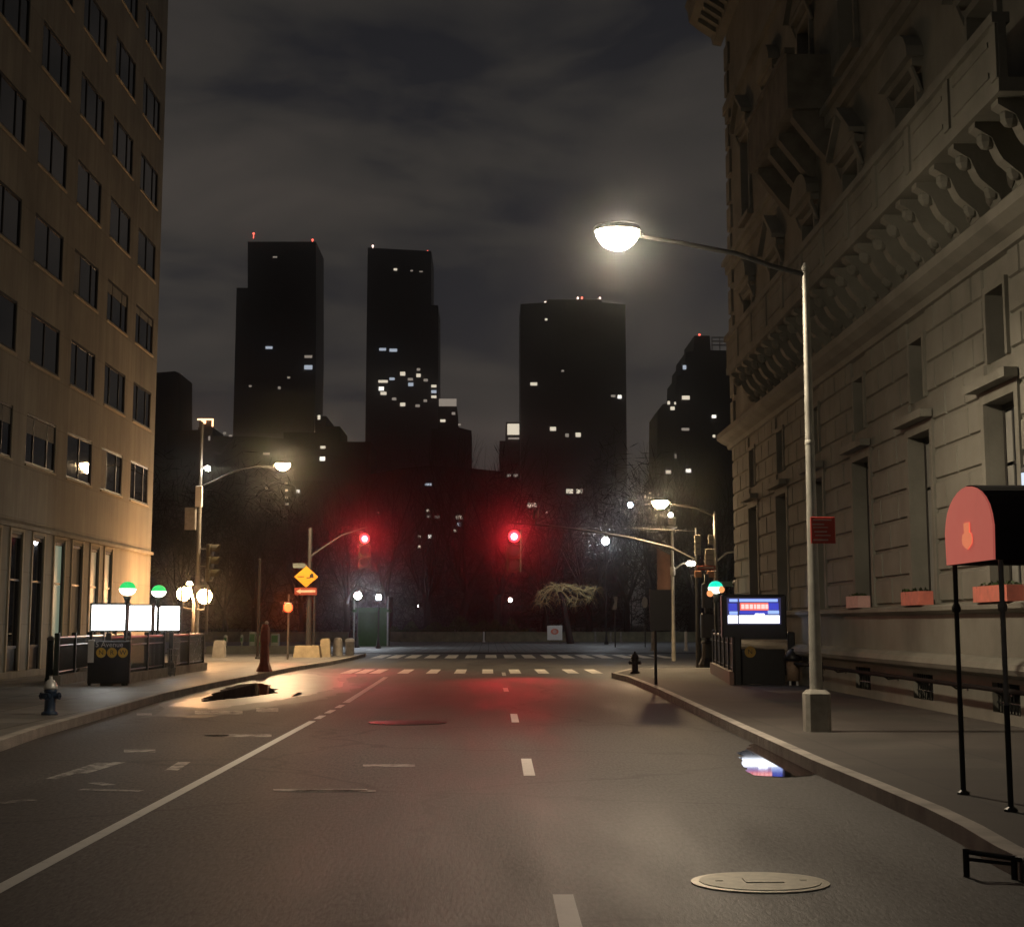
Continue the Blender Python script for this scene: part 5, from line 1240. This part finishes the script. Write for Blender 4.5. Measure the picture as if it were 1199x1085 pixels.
# lower buildings among the trees
t = tower('rooftop_block', 'low dark block right of the twin towers with pale lit roof floor', 720, 30, [(505,502),(513,502),(513,474.5),(535,476),(536,500),(552,504),(552,540)], [(518.5,492.5,6,3,E_w),(531,484,4,3,E_wd),(538,497,3,2,E_wd),(523,471,0.1,0.1,E_wd)], (), M_tower_b)
k = 720/F; m = MB(); a, b2 = aY(514,475.5,719), aY(534.5,467,719); m.box(a.x,b2.x,718.4,719,a.z,b2.z); m.build('lit_floor', E_wd, t)
t = tower('penthouse_block', 'dark block left of the wide tower with bright square penthouse window', 800, 30, [(585,516),(592,516),(592.5,494),(609,494),(609,540)], [(601,502.5,14,13,E_w),(601.5,513.2,13,2,E_wd),(596,556.5,5,3,E_wd),(604,556.5,5,3,E_wd),(623,591.5,11,5,E_w),(639.5,599.5,3,3,E_w),(661,608.5,3,2.5,E_wd)], (), M_tower_b)
t = tower('apartment_block', 'dark low apartment block behind the left lamp with a column of tiny lit windows', 560, 30, [(300,514),(332,514),(332,506),(369,506),(369,487),(382,487),(382,499),(398,499),(398,517),(434,517)], [(373.5,488.5,3,5,E_w),(378,523.5,6,3,E_w),(377.5,537,6,4.5,E_ww),(312,531,8,2.5,E_wd),(335,566,4,2.5,E_wd),(335.5,574,3,2.5,E_w),(335.5,582,3.5,2.5,E_wd),(336,590,3.5,2.5,E_w),(349,575,3.5,3.5,E_ww),(312,571.5,3,2.5,E_wd)], (), M_tower_b)
# windows of blocks seen through the bare trees
t = tower('hotel_block', 'dark hotel block behind the park trees with scattered tiny lit windows', 520, 30, [(430,556),(470,548),(500,545),(540,547),(590,552)], [(501.5,567,8,2.5,E_wb),(501,597.5,3,2.5,E_w),(502,604.5,4,2.5,E_wd),(511.5,605,6,3,E_wd),(537.5,605.5,8,4,E_w),(537.5,614,5,4,E_wb),(533,621,4,3.5,E_w),(491,628,3,2.5,E_w),(503.5,628,4,4,E_ww),(491,640,3.5,3,E_w),(443,600,4,2,E_wd)], (), M_tower_b)

# ================================================================== HAZE
if HAZE > 0:
    m = MB(); m.box(-1400,1400,-40,2500,-1.0,330)  # haze volume added to give lamps and signals their halos
    hm = bpy.data.materials.new('lamp_halo_haze'); hm.use_nodes = True; hm.cycles.volume_sampling = 'EQUIANGULAR'; nt = hm.node_tree; nt.nodes.clear()
    pv = nt.nodes.new('ShaderNodeVolumePrincipled'); pv.inputs['Color'].default_value = (.9,.92,.95,1); pv.inputs['Density'].default_value = HAZE; pv.inputs['Anisotropy'].default_value = HAZE_G
    oo = nt.nodes.new('ShaderNodeOutputMaterial'); nt.links.new(pv.outputs[0], oo.inputs['Volume'])
    tag(m.build('haze', hm), 'thin haze added over the street and park for lamp halos', 'haze', kind='stuff')
